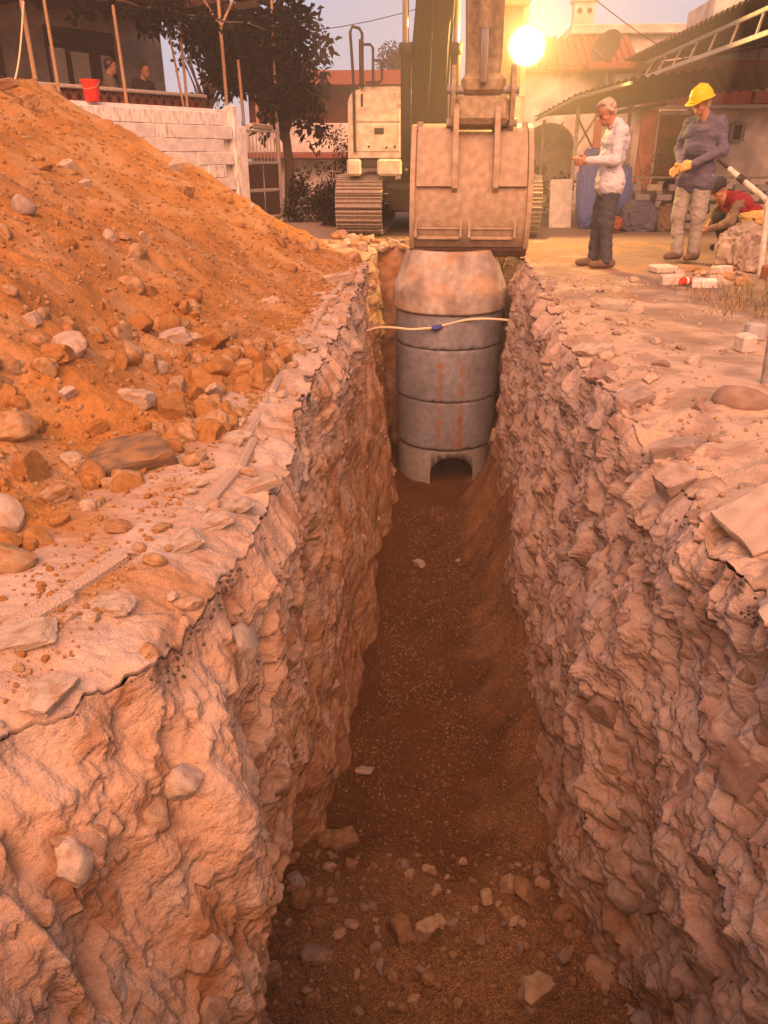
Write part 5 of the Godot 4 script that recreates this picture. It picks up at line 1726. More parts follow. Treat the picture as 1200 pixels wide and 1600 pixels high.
func man_white():
	# stands side-on, facing the machine, head bowed over his hands; local +z is forward
	var t := thing("person", "person in pale blue-white shirt and dark jeans, looking at their hands", "person", Vector3(1.76, 0.0, -8.94), deg_to_rad(-86))
	var hd := xf(Vector3(0, 1.40, 0.055), Vector3(26, 8, 0))
	var legs := [[Vector3(0.09, 0.84, 0.0), Vector3(0.10, 0.45, 0.02), 0.088, 0.058], [Vector3(0.10, 0.45, 0.02), Vector3(0.10, 0.09, -0.03), 0.055, 0.04], [Vector3(-0.09, 0.84, 0.0), Vector3(-0.10, 0.46, 0.05), 0.088, 0.058], [Vector3(-0.10, 0.46, 0.05), Vector3(-0.10, 0.09, 0.06), 0.055, 0.04]]
	var arms := [[Vector3(0.17, 1.32, 0.0), Vector3(0.22, 1.07, 0.03), 0.05, 0.042], [Vector3(0.22, 1.07, 0.03), Vector3(0.09, 1.06, 0.27), 0.04, 0.028], [Vector3(-0.17, 1.32, 0.0), Vector3(-0.23, 1.07, 0.04), 0.05, 0.042], [Vector3(-0.23, 1.07, 0.04), Vector3(-0.07, 1.05, 0.27), 0.04, 0.028]]
	var torso := [[Vector3(-0.07, 0.92, 0.0), Vector3(0.07, 0.92, 0.0), 0.11, 0.11], [Vector3(-0.06, 1.10, 0.0), Vector3(0.06, 1.10, 0.0), 0.11, 0.11], [Vector3(-0.08, 1.24, -0.015), Vector3(0.08, 1.24, -0.015), 0.115, 0.115], [Vector3(-0.15, 1.335, -0.02), Vector3(0.15, 1.335, -0.02), 0.06, 0.06], [Vector3(0, 1.30, -0.02), Vector3(0, 1.43, 0.035), 0.075, 0.055]]
	var skin := legs + arms + torso + moved(head_bones(), hd)
	skin = skin.map(func(b): return [b[0], b[1], b[2] - 0.006, b[3] - 0.006])
	var hands := moved(hand_bones(0.75, -1.0), hand_xf(Vector3(0.09, 1.06, 0.27), Vector3(-0.35, -0.15, 1.0), Vector3(-0.9, 0.2, 0.0))) + moved(hand_bones(0.8, 1.0), hand_xf(Vector3(-0.07, 1.05, 0.27), Vector3(0.35, 0.0, 1.0), Vector3(0.9, 0.3, 0.0)))
	put("body", body_mesh(skin + hands, 0.0095, 0.012), M.skin, t)
	eyes(hd, t)
	var shirt := torso.slice(0, 4) + arms + [[Vector3(-0.08, 0.83, 0.0), Vector3(0.08, 0.83, 0.0), 0.125, 0.125], [Vector3(0, 1.38, -0.02), Vector3(0, 1.40, 0.0), 0.062, 0.06]]
	shirt = shirt.map(func(b): return [b[0], b[1], b[2] + 0.010, b[3] + 0.012])
	put("shirt", body_mesh(shirt, 0.010, 0.035, 0.012, 3), M.shirt_white, t)
	put("collar", join([bar(Vector3(-0.065, 1.415, 0.0), Vector3(-0.03, 1.365, 0.075), 0.045, 0.012), bar(Vector3(0.065, 1.415, 0.0), Vector3(0.03, 1.365, 0.075), 0.045, 0.012)]), M.shirt_white, t)
	var jeans := legs + [[Vector3(-0.07, 0.86, -0.005), Vector3(0.07, 0.86, -0.005), 0.105, 0.105]]
	jeans = jeans.map(func(b): return [b[0], b[1], b[2] + 0.016, b[3] + 0.026])
	put("jeans", body_mesh(jeans, 0.011, 0.03, 0.012, 5), M.jeans_dark, t)
	put("hair", body_mesh(moved(hair_bones() + [[Vector3(-0.03, 0.205, 0.045), Vector3(0.035, 0.215, 0.02), 0.035, 0.036]], hd), 0.008, 0.015, 0.014, 2), M.hair_grey, t)
	for q in [[0.10, -0.03, 0.0], [-0.10, 0.06, 12.0]]:
		put("shoe", body_mesh([[Vector3(q[0], 0.055, q[1] - 0.05), Vector3(q[0], 0.05, q[1] + 0.04), 0.05, 0.048], [Vector3(q[0], 0.045, q[1] + 0.04), Vector3(q[0] * 1.15, 0.036, q[1] + 0.16), 0.045, 0.034]], 0.010, 0.02), M.shoe, t)
	put("tool_handle", tube([Vector3(0.02, 1.03, 0.36), Vector3(0.0, 1.10, 0.42)], 0.012, 8), M.pole_wood, t)

func man_helmet():
	var t := thing("person", "person in yellow hard hat, slate shirt and work gloves", "person", Vector3(2.79, 0.03, -9.45), deg_to_rad(-48))
	var hd := xf(Vector3(0, 1.475, 0.05), Vector3(24, -16, 0))
	var legs := [[Vector3(0.09, 0.86, 0.0), Vector3(0.11, 0.47, 0.03), 0.088, 0.058], [Vector3(0.11, 0.47, 0.03), Vector3(0.10, 0.09, -0.02), 0.055, 0.04], [Vector3(-0.09, 0.86, 0.0), Vector3(-0.10, 0.47, 0.07), 0.088, 0.058], [Vector3(-0.10, 0.47, 0.07), Vector3(-0.07, 0.09, 0.05), 0.055, 0.04]]
	var arms := [[Vector3(0.19, 1.39, -0.01), Vector3(0.27, 1.13, 0.0), 0.052, 0.044], [Vector3(0.27, 1.13, 0.0), Vector3(0.09, 1.00, 0.235), 0.042, 0.03], [Vector3(-0.19, 1.39, -0.01), Vector3(-0.26, 1.13, 0.0), 0.052, 0.044], [Vector3(-0.26, 1.13, 0.0), Vector3(-0.05, 0.97, 0.25), 0.042, 0.03]]
	var torso := [[Vector3(-0.08, 0.94, 0.0), Vector3(0.08, 0.94, 0.0), 0.11, 0.11], [Vector3(-0.07, 1.15, 0.0), Vector3(0.07, 1.15, 0.0), 0.115, 0.115], [Vector3(-0.09, 1.30, -0.015), Vector3(0.09, 1.30, -0.015), 0.12, 0.12], [Vector3(-0.17, 1.40, -0.02), Vector3(0.17, 1.40, -0.02), 0.062, 0.062], [Vector3(0, 1.36, -0.02), Vector3(0, 1.50, 0.03), 0.075, 0.056]]
	var skin := (legs + arms + torso + moved(head_bones(), hd)).map(func(b): return [b[0], b[1], b[2] - 0.006, b[3] - 0.006])
	put("body", body_mesh(skin, 0.0095, 0.012), M.skin, t)
	eyes(hd, t)
	var shirt := torso.slice(0, 4) + arms + [[Vector3(-0.085, 0.82, 0.0), Vector3(0.085, 0.82, 0.0), 0.128, 0.128], [Vector3(0, 1.44, -0.02), Vector3(0, 1.46, 0.0), 0.064, 0.062]]
	put("shirt", body_mesh(shirt.map(func(b): return [b[0], b[1], b[2] + 0.010, b[3] + 0.012]), 0.010, 0.035, 0.012, 9), M.shirt_blue, t)
	var tr := legs + [[Vector3(-0.07, 0.86, -0.005), Vector3(0.07, 0.86, -0.005), 0.105, 0.105]]
	put("trousers", body_mesh(tr.map(func(b): return [b[0], b[1], b[2] + 0.018, b[3] + 0.030]), 0.011, 0.03, 0.012, 6), M.trousers_grey, t)
	var g1 := moved(hand_bones(0.9, -1.0), hand_xf(Vector3(0.085, 0.995, 0.24), Vector3(-0.8, -0.25, 0.55), Vector3(-0.2, -0.3, -0.9)))
	var g2 := moved(hand_bones(0.35, 1.0), hand_xf(Vector3(-0.05, 0.97, 0.25), Vector3(-0.3, -0.5, 0.9), Vector3(0.9, 0.0, 0.3)))
	for g in [g1, g2]:
		put("glove", body_mesh(g.map(func(b): return [b[0], b[1], b[2] + 0.006, b[3] + 0.005]), 0.006, 0.008), M.glove, t)
	# hard hat: shell, brim and peak
	var hat := lathe([Vector2(0.0, 0.118), Vector2(0.045, 0.112), Vector2(0.085, 0.088), Vector2(0.112, 0.045), Vector2(0.124, 0.0), Vector2(0.136, -0.006), Vector2(0.134, -0.012), Vector2(0.118, -0.006), Vector2(0.105, 0.04), Vector2(0.0, 0.10)], 32)
	var h := put("hard_hat", hat, M.hat_yellow, t, hd * xf(Vector3(0, 0.168, -0.008), Vector3(-6, 0, 0)) * Transform3D(Basis.from_scale(Vector3(0.93, 1.08, 1.08)), Vector3.ZERO))
	put("peak", prism([Vector2(-0.11, 0.0), Vector2(-0.085, 0.055), Vector2(-0.04, 0.085), Vector2(0.04, 0.085), Vector2(0.085, 0.055), Vector2(0.11, 0.0)], 0.008), M.hat_yellow, h, xf(Vector3(0, -0.012, 0.085), Vector3(100, 0, 0)))
	put("ridge", tube([Vector3(0, 0.03, 0.114), Vector3(0, 0.092, 0.082), Vector3(0, 0.120, 0.0), Vector3(0, 0.092, -0.082), Vector3(0, 0.03, -0.114)], 0.014, 8), M.hat_yellow, h)
	put("hair", body_mesh(moved([[Vector3(0, 0.12, -0.06), Vector3(0, 0.08, -0.058), 0.055, 0.045]], hd), 0.009, 0.02), M.hair_grey, t)
	for q in [[0.10, -0.02], [-0.07, 0.05]]:
		put("boot", body_mesh([[Vector3(q[0], 0.10, q[1] - 0.02), Vector3(q[0], 0.055, q[1] - 0.03), 0.056, 0.054], [Vector3(q[0], 0.05, q[1] - 0.03), Vector3(q[0] * 1.2, 0.04, q[1] + 0.16), 0.052, 0.04]], 0.010, 0.02), M.shoe, t)

func man_crouching():
	var t := thing("person", "person in red vest and black cap crouching beside the concrete block", "person", Vector3(3.70, 0.02, -10.4), deg_to_rad(-82))
	var hd := xf(Vector3(0, 0.62, 0.30), Vector3(34, 12, 0))
	var torso := [[Vector3(-0.08, 0.27, -0.18), Vector3(0.08, 0.27, -0.18), 0.12, 0.12], [Vector3(-0.07, 0.42, -0.06), Vector3(0.07, 0.42, -0.06), 0.12, 0.12], [Vector3(-0.08, 0.55, 0.10), Vector3(0.08, 0.55, 0.10), 0.115, 0.115], [Vector3(-0.16, 0.60, 0.19), Vector3(0.16, 0.60, 0.19), 0.06, 0.06], [Vector3(0, 0.57, 0.19), Vector3(0, 0.62, 0.30), 0.065, 0.055]]
	var legs := [[Vector3(0.10, 0.25, -0.18), Vector3(0.14, 0.42, 0.20), 0.09, 0.062], [Vector3(0.14, 0.42, 0.20), Vector3(0.13, 0.08, 0.08), 0.06, 0.042], [Vector3(-0.10, 0.25, -0.18), Vector3(-0.15, 0.38, 0.22), 0.09, 0.062], [Vector3(-0.15, 0.38, 0.22), Vector3(-0.14, 0.08, 0.10), 0.06, 0.042]]
	var arms := [[Vector3(0.18, 0.58, 0.18), Vector3(0.22, 0.36, 0.26), 0.05, 0.042], [Vector3(0.22, 0.36, 0.26), Vector3(0.10, 0.28, 0.42), 0.04, 0.03], [Vector3(-0.18, 0.58, 0.18), Vector3(-0.24, 0.38, 0.28), 0.05, 0.042], [Vector3(-0.24, 0.38, 0.28), Vector3(-0.06, 0.26, 0.42), 0.04, 0.03]]
	var hands := moved(hand_bones(0.9, -1.0), hand_xf(Vector3(0.10, 0.28, 0.42), Vector3(-0.5, -0.5, 0.7), Vector3(-0.6, 0.4, 0.0))) + moved(hand_bones(0.9, 1.0), hand_xf(Vector3(-0.06, 0.26, 0.42), Vector3(0.3, -0.5, 0.7), Vector3(0.7, 0.4, 0.0)))
	put("body", body_mesh((torso + legs + arms + moved(head_bones(), hd)).map(func(b): return [b[0], b[1], b[2] - 0.006, b[3] - 0.006]) + hands, 0.010, 0.012), M.skin, t)
	eyes(hd, t)
	put("sweater", body_mesh((torso.slice(0, 4) + arms).map(func(b): return [b[0], b[1], b[2] + 0.014, b[3] + 0.016]), 0.013, 0.04, 0.014, 8), M.brown_cloth, t)
	put("vest", body_mesh(torso.slice(1, 4).map(func(b): return [b[0] * Vector3(0.92, 1, 1), b[1] * Vector3(0.92, 1, 1), b[2] + 0.032, b[3] + 0.032]), 0.013, 0.05, 0.014, 4), M.red_cloth, t)
	put("trousers", body_mesh((legs + [torso[0]]).map(func(b): return [b[0], b[1], b[2] + 0.020, b[3] + 0.022]), 0.013, 0.03, 0.012, 5), M.black_cloth, t)
	put("cap", body_mesh(moved([[Vector3(0, 0.175, -0.03), Vector3(0, 0.18, 0.02), 0.088, 0.084], [Vector3(-0.04, 0.16, 0.10), Vector3(0.04, 0.16, 0.10), 0.018, 0.018]], hd), 0.009, 0.03), M.black_cloth, t)
	for s in [-1, 1]:
		put("boot", body_mesh([[Vector3(s * 0.135, 0.08, 0.07), Vector3(s * 0.135, 0.05, 0.06), 0.055, 0.05], [Vector3(s * 0.135, 0.045, 0.06), Vector3(s * 0.15, 0.04, 0.24), 0.048, 0.038]], 0.012, 0.02), M.black_cloth, t)
	tag(put("wooden_tool", tube([Vector3(3.16, 0.06, -10.3), Vector3(3.32, 0.40, -10.40)], 0.016, 8), M.pole_wood), "short wooden tool handle held by the crouching person", "tool")

func porch_person(at: Vector3, label: String, top: Material, turn: float, sd: int):
	var O := Vector3(-3.545, 0.0, -14.0)
	var B := Basis(Vector3.UP, deg_to_rad(58.06))
	var t := thing("person", label, "person", O + B * at, deg_to_rad(58.06) + turn)
	var hd := xf(Vector3(0, 0.80, 0.03), Vector3(10, 0, 0))
	var torso := [[Vector3(-0.09, 0.22, 0.0), Vector3(0.09, 0.22, 0.0), 0.13, 0.13], [Vector3(-0.07, 0.48, 0.0), Vector3(0.07, 0.48, 0.0), 0.12, 0.12], [Vector3(-0.09, 0.62, 0.0), Vector3(0.09, 0.62, 0.0), 0.115, 0.115], [Vector3(-0.16, 0.71, 0.0), Vector3(0.16, 0.71, 0.0), 0.065, 0.065], [Vector3(0, 0.68, 0.0), Vector3(0, 0.82, 0.02), 0.07, 0.056]]
	var arms := [[Vector3(0.18, 0.70, 0.0), Vector3(0.24, 0.45, 0.06), 0.05, 0.042], [Vector3(0.24, 0.45, 0.06), Vector3(0.10, 0.40, 0.24), 0.04, 0.03], [Vector3(-0.18, 0.70, 0.0), Vector3(-0.24, 0.45, 0.06), 0.05, 0.042], [Vector3(-0.24, 0.45, 0.06), Vector3(-0.10, 0.40, 0.24), 0.04, 0.03]]
	var legs := [[Vector3(0.10, 0.20, 0.0), Vector3(0.12, 0.24, 0.36), 0.085, 0.06], [Vector3(0.12, 0.24, 0.36), Vector3(0.12, 0.06, 0.38), 0.055, 0.04], [Vector3(-0.10, 0.20, 0.0), Vector3(-0.12, 0.24, 0.36), 0.085, 0.06], [Vector3(-0.12, 0.24, 0.36), Vector3(-0.12, 0.06, 0.38), 0.055, 0.04]]
	var hands := moved(hand_bones(0.6, -1.0), hand_xf(Vector3(0.10, 0.40, 0.24), Vector3(-0.6, -0.3, 0.6), Vector3(0, -1, 0))) + moved(hand_bones(0.6, 1.0), hand_xf(Vector3(-0.10, 0.40, 0.24), Vector3(0.6, -0.3, 0.6), Vector3(0, -1, 0)))
	put("body", body_mesh((torso + arms + legs + moved(head_bones(), hd)).map(func(b): return [b[0], b[1], b[2] - 0.006, b[3] - 0.006]) + hands, 0.012, 0.012), M.skin, t)
	eyes(hd, t)
	put("top", body_mesh((torso.slice(0, 4) + arms).map(func(b): return [b[0], b[1], b[2] + 0.018, b[3] + 0.016]), 0.014, 0.05, 0.012, sd), top, t)
	put("trousers", body_mesh((legs + [torso[0]]).map(func(b): return [b[0], b[1], b[2] + 0.014, b[3] + 0.014]), 0.015, 0.03), M.black_cloth, t)
	put("hair", body_mesh(moved(hair_bones(), hd), 0.01, 0.02, 0.006, sd), M.hair_dark, t)
	var st := thing("porch_stool", "stool under the person in %s" % ("brown top" if top == M.brown_cloth else "dark top"), "stool", O + B * Vector3(at.x, 1.35, at.z), deg_to_rad(58.06) + turn, "stools on the porch")
	put("seat", bbox(Vector3(0.36, 0.04, 0.34), 0.01), M.dark_wood, st, xf(Vector3(0, at.y - 1.35 + 0.09, 0)))
	for sx in [-1, 1]:
		for sz in [-1, 1]: put("leg", bbox(Vector3(0.03, at.y - 1.35 + 0.07, 0.03), 0.004), M.dark_wood, st, xf(Vector3(sx * 0.15, (at.y - 1.35 + 0.07) * 0.5, sz * 0.14)))

# ------------------------------------------------------------------ stones on the heap and ground
func stone(called: String, tone: String, variant: int, at: Vector3, size: Vector3, rot: Vector3, label: String, cat := "stone", group := "") -> MeshInstance3D:
	var o := put(called, rocks_of(tone, variant), M.rock, null, Transform3D(Basis.from_euler(rot * (PI / 180.0)).scaled_local(size), at))
	return tag(o, label, cat, group)

func on_heap(x: float, z: float) -> float:
	return maxf(heap_y(x, z), ground_y(x, z))

func build_rocks():
	# the stones one can pick out on the heap
	var named := [
		["pale_stone", "pale", 4, -2.97, -6.51, Vector3(0.17, 0.16, 0.15), Vector3(10, 40, 20), "pale pitted stone high on the orange heap slope", 0.0],
		["white_flake", "pale", 2, -2.08, -5.59, Vector3(0.06, 0.15, 0.04), Vector3(20, 30, 25), "thin whitish flake standing up on the orange heap", 0.05],
		["pale_block", "pale", 0, -1.48, -4.28, Vector3(0.23, 0.14, 0.16), Vector3(5, 20, 4), "pale flat-faced block lying mid-heap beside leaning ochre slab", 0.03],
		["ochre_slab", "ochre", 2, -1.30, -4.40, Vector3(0.25, 0.15, 0.2), Vector3(10, -30, 24), "ochre slab leaning against the pale flat-faced block", 0.03],
		["ochre_stone", "ochre", 8, -1.66, -4.22, Vector3(0.14, 0.14, 0.12), Vector3(0, 10, 40), "rounded ochre stone above the pale flat-faced block", 0.02],
		["pale_block", "pale", 6, -1.31, -3.2, Vector3(0.19, 0.13, 0.14), Vector3(0, -20, -6), "pale angular block touching the ochre wedge near heap foot", 0.02],
		["ochre_wedge", "ochre", 0, -1.17, -3.22, Vector3(0.18, 0.15, 0.15), Vector3(10, 30, -28), "large ochre wedge stone beside the pale angular block", 0.03],
		["broken_brick", "pale", 6, -1.10, -3.66, Vector3(0.09, 0.15, 0.06), Vector3(40, 20, 28), "tilted pale broken brick at the heap foot", 0.03],
		["ochre_block", "ochre", 4, -1.05, -4.04, Vector3(0.22, 0.13, 0.13), Vector3(0, 15, 10), "long ochre block lying at the edge of the heap", 0.03],
		["asphalt_slab", "asphalt", 6, -1.20, -2.72, Vector3(0.46, 0.18, 0.32), Vector3(14, 30, 6), "big broken asphalt slab dusted with orange soil", 0.02],
		["ochre_boulder", "dusty", 9, -1.24, -1.92, Vector3(0.13, 0.11, 0.12), Vector3(0, 0, 0), "rounded ochre boulder cut by the left picture edge", 0.02],
		["ochre_stone", "dusty", 2, -1.30, -2.35, Vector3(0.13, 0.09, 0.10), Vector3(0, 50, 10), "flat-topped ochre stone left of the asphalt slab", 0.02],
		["ochre_stone", "ochre", 3, -1.22, -2.2, Vector3(0.06, 0.06, 0.06), Vector3(0, 0, 30), "small ochre cube of stone below flat-topped ochre stone", 0.015],
		["ochre_stone", "ochre", 6, -1.39, -2.93, Vector3(0.11, 0.09, 0.09), Vector3(0, 30, 20), "blocky ochre stone just above the asphalt slab", 0.02],
		["round_stone", "ochre", 8, -1.07, -2.9, Vector3(0.085, 0.07, 0.08), Vector3(0, 0, 0), "round stone right of the big asphalt slab", 0.02],
		["ochre_boulder", "dusty", 10, -1.60, -2.68, Vector3(0.15, 0.12, 0.13), Vector3(0, 20, 0), "smooth ochre boulder at left above the stone pile", 0.03],
		["earth_clod", "dusty", 9, -0.94, -2.78, Vector3(0.09, 0.06, 0.07), Vector3(0, 60, 10), "larger clod of the pair on the dusty strip", 0.02],
		["earth_clod", "dusty", 3, -0.88, -2.74, Vector3(0.05, 0.04, 0.05), Vector3(0, 0, 0), "smaller clod of the pair on the dusty strip", 0.015],
		["brown_clod", "deep", 10, -1.02, -2.18, Vector3(0.08, 0.045, 0.06), Vector3(0, 0, 0), "dark brown clod on the dusty strip near edging", 0.012],
		["pale_stone", "pale", 2, -1.54, -3.04, Vector3(0.09, 0.08, 0.06), Vector3(20, 60, 10), "small whitish stone among ochre ones above asphalt slab", 0.02],
		["crest_slab", "deep", 0, -4.30, -8.25, Vector3(0.42, 0.16, 0.3), Vector3(6, 20, 8), "dark-undersided slab on the crest of the heap", 0.05],
		["crest_stone", "dusty", 6, -4.02, -8.18, Vector3(0.22, 0.2, 0.18), Vector3(0, 40, 15), "tan angular stone beside the slab on heap crest", 0.05],
		["white_stone", "pale_right", 9, -2.55, -4.9, Vector3(0.12, 0.16, 0.1), Vector3(0, 0, 0), "bluish-white rounded stone at the left picture edge", 0.02],
		["pale_stone", "pale", 5, -2.95, -9.2, Vector3(0.22, 0.16, 0.15), Vector3(0, 30, 30), "pale stone on the heap's far ridge below the white wall", 0.06]]
	for q in named:
		stone(q[0], q[1], q[2], Vector3(q[3], on_heap(q[3], q[4]) + q[8], q[4]), q[5] * 1.05, q[6], q[7])
	var r := RandomNumberGenerator.new()
	r.seed = 77
	# many ordinary stones; denser at the foot and close by, where the photograph shows them
	var n := 0
	while n < 285:
		var cluster := r.randf() < 0.66
		var z := -1.5 - r.randf() * 3.3 if cluster else -1.3 - pow(r.randf(), 1.35) * 8.2
		var u := pow(r.randf(), 1.5) * (0.95 if cluster else 1.9 + 0.12 * -z)
		var x := -1.02 - 0.30 * clampf((z + 3.2) * 0.9, 0.0, 1.2) + 0.10 - u
		if z < -6.0 and r.randf() < 0.35: continue
		var s := r.randf_range(0.035, 0.080) * (1.0 + 0.6 * float(r.randf() < 0.2)) * (0.8 + 0.07 * -z)
		var clear := x < edge_x(-1, z) - 0.1
		for q in named:
			if Vector2(q[3] - x, q[4] - z).length() < 0.11: clear = false
		if not clear: continue
		var big := s > 0.085
		var tone: String = ["ochre", "ochre", "ochre", "dusty", "dusty", "pale"][r.randi() % 6]
		if tone == "pale" and r.randf() < 0.5: tone = "dusty"
		var zone := "at the heap foot left of the asphalt slab" if z > -2.75 and u < 0.7 else "on the heap slope at the left picture edge" if z > -2.75 else "at the heap foot beyond the asphalt slab" if u < 0.45 and z > -5.0 else "half way up the near heap slope" if z > -5.0 else "at the far heap foot toward the excavator" if u < 0.6 else "on the far upper slope of the heap"
		var label := "%s %s stone %s" % ["larger" if big else "small", {"ochre": "ochre", "dusty": "tan dusty", "pale": "pale"}[tone], zone]
		stone("heap_stone", tone, r.randi() % 12, Vector3(x, on_heap(x, z) + s * 0.06, z), Vector3(s, s * r.randf_range(0.65, 0.95), s * r.randf_range(0.75, 1.0)) * (1.75 if cluster else 1.4), Vector3(r.randf() * 360, r.randf() * 360, r.randf() * 360), label, "stone", label.replace(" stone ", " stones "))
		n += 1
	# small crumbs everywhere on the heap and the lips
	var pts := []
	for i in 7000:
		var z := -1.1 - pow(r.randf(), 1.4) * 8.6
		var u := pow(r.randf(), 1.5) * (2.4 + 0.15 * -z)
		var x := -0.88 - u
		if x > edge_x(-1, z) - 0.06: continue
		pts.append([Vector3(x, on_heap(x, z) + 0.002, z), r.randf_range(0.005, 0.02) * (0.75 + 0.06 * -z) * (0.5 if x > -1.35 and z > -3.2 and r.randf() < 0.8 else 1.0)])
	gravel("heap_gravel", pts, ["ochre", "ochre", "dusty"], "loose crumbs and pebbles scattered over the orange heap", 78)
	pts = []
	for i in 2400:
		var z := -1.2 - pow(r.randf(), 1.3) * 7.0
		var x := edge_x(1, z) + 0.05 + pow(r.randf(), 1.6) * 1.6
		if n_tone.get_noise_2d(x * 1.6 + 4.0, z * 1.6) + 0.15 * r.randfn() < 0.08: continue
		pts.append([Vector3(x, ground_y(x, z) + 0.002, z), r.randf_range(0.005, 0.016) * (0.8 + 0.05 * -z)])
	gravel("lip_gravel", pts, ["pale_right", "dusty", "pale"], "loose pebbles strewn along the right lip of the trench", 79)
	# trench floor: fine gravel, then stones at the near end
	pts = []
	for i in 20000:
		var z := -1.9 - pow(r.randf(), 1.2) * 6.6
		var x := lerpf(line_at(LB, z), line_at(RB, z), r.randf())
		if z < -3.4 and n_tone.get_noise_2d(x * 1.5, z * 0.8) + 0.3 * r.randfn() < -0.1: continue
		var near := z > -3.4
		pts.append([Vector3(x, floor_y(x, z) + 0.002, z), (r.randf_range(0.006, 0.02) if r.randf() < 0.22 else 0.005) if near else r.randf_range(0.005, 0.011)])
	gravel("floor_gravel", pts, ["deep", "deep", "deep", "wall", "deep"], "fine gravel covering the dark trench floor", 80)
	var fl := [
		["tan_stone", "wall", 4, 0.02, -2.72, Vector3(0.16, 0.17, 0.13), "upright tan stone in the middle of the near rubble"],
		["brown_stone", "deep", 8, -0.10, -2.74, Vector3(0.14, 0.12, 0.12), "brown rounded stone touching the upright tan stone"],
		["tan_boulder", "wall", 6, 0.55, -2.38, Vector3(0.21, 0.19, 0.17), "pointed tan boulder at the bottom right of trench floor"],
		["brown_block", "deep", 4, -0.80, -2.62, Vector3(0.19, 0.2, 0.17), "large brown block against the left wall's foot"],
		["brown_block", "deep", 2, -0.66, -2.90, Vector3(0.13, 0.13, 0.12), "brown block behind the large one at left wall"],
		["grey_stone", "pale_right", 8, -0.72, -3.05, Vector3(0.12, 0.10, 0.1), "greyish rounded stone behind brown blocks at left wall"],
		["grey_stone", "wall_right", 9, -0.52, -2.55, Vector3(0.14, 0.08, 0.11), "flat greyish stone right of the large brown block"],
		["white_stone", "pale_right", 10, 1.0, -2.22, Vector3(0.12, 0.09, 0.1), "pale stone at the bottom right corner of floor"],
		["white_flake", "pale", 2, -0.42, -4.02, Vector3(0.18, 0.05, 0.12), "flat whitish piece on the floor by the left wall"],
		["white_stone", "pale", 0, -0.12, -7.05, Vector3(0.16, 0.11, 0.11), "white stone alone on the dark floor near manhole"],
		["tan_stone", "wall", 3, 0.28, -7.15, Vector3(0.06, 0.05, 0.05), "little tan stone right of the lone white stone"],
		["brown_slab", "deep", 2, -0.50, -3.42, Vector3(0.22, 0.12, 0.16), "brown slab jutting from the left wall's foot"],
		["brown_stone", "deep", 6, -0.42, -3.22, Vector3(0.09, 0.09, 0.08), "small brown stone below the jutting brown slab"],
		["brown_stone", "deep", 10, 0.58, -3.05, Vector3(0.18, 0.09, 0.12), "low brown stone at the right of the rubble line"],
		["tan_stone", "wall", 8, 0.36, -2.98, Vector3(0.09, 0.08, 0.08), "small tan stone in the middle of the rubble line"]]
	for q in fl:
		var p := Vector3(q[3], floor_y(q[3], q[4]) + q[5].y * 0.22, q[4])
		stone(q[0], q[1], q[2], p, q[5] * 1.1, Vector3(r.randf_range(-20, 20), r.randf() * 360, r.randf_range(-20, 20)), q[6])
	for i in 150:
		var z := -2.0 - r.randf() * 1.45
		var e := r.randf()
		var x := lerpf(line_at(LB, z) + 0.05, line_at(RB, z) - 0.05, e * e if r.randf() < 0.6 else 1.0 - e * e * e)
		var s := r.randf_range(0.03, 0.07) * (1.9 if r.randf() < 0.14 else 1.0)
		var tone: String = ["deep", "deep", "wall", "wall_right"][r.randi() % 4]
		stone("floor_stone", tone, r.randi() % 12, Vector3(x, floor_y(x, z) + s * 0.15, z), Vector3(s, s * 0.8, s * 0.9) * 1.2, Vector3(r.randf() * 360, r.randf() * 360, 0), "small %s stone in the %s of the near floor rubble" % [{"deep": "brown", "wall": "tan", "wall_right": "greyish"}[tone], "left third" if x < -0.3 else "right third" if x > 0.4 else "middle"], "stone", "rubble stones on the near floor")
	# right lip: blocks of broken kerb and slabs
	var lip := [
		["kerb_block", "pale_right", 0, 1.04, -3.98, Vector3(0.24, 0.16, 0.2), Vector3(6, 20, 8), "broken pale kerb block tipping over the right lip, farther one"],
		["kerb_block", "pale_right", 6, 1.06, -3.28, Vector3(0.24, 0.15, 0.17), Vector3(10, -30, 12), "broken pale block on the right lip between two slabs"],
		["kerb_block", "pale_right", 4, 0.98, -2.95, Vector3(0.2, 0.16, 0.16), Vector3(20, 30, 12), "greyish block sunk into the right lip"],
		["broken_slab", "pale", 0, 1.16, -2.45, Vector3(0.42, 0.2, 0.34), Vector3(12, 24, 16), "large pale broken slab on the right lip near picture edge"],
		["broken_slab", "pale", 6, 1.12, -1.95, Vector3(0.40, 0.12, 0.28), Vector3(6, -20, 14), "nearest pale slab overhanging the right lip"],
		["round_boulder", "wall_right", 9, 1.50, -3.75, Vector3(0.22, 0.15, 0.16), Vector3(0, 0, 0), "tan boulder lying on the rough ground at right"],
		["kerb_block", "pale", 2, 1.02, -5.0, Vector3(0.26, 0.1, 0.2), Vector3(4, 30, 8), "flat pale plate at the lip, halfway to the manhole"],
		["broken_slab", "wall_right", 2, 0.98, -4.55, Vector3(0.24, 0.1, 0.2), Vector3(8, 60, 14), "thin crust slab bending over the right lip"]]
	for q in lip:
		stone(q[0], q[1], q[2], Vector3(q[3], ground_y(q[3], q[4]) + 0.02, q[4]), q[5] * 1.15, q[6], q[7])
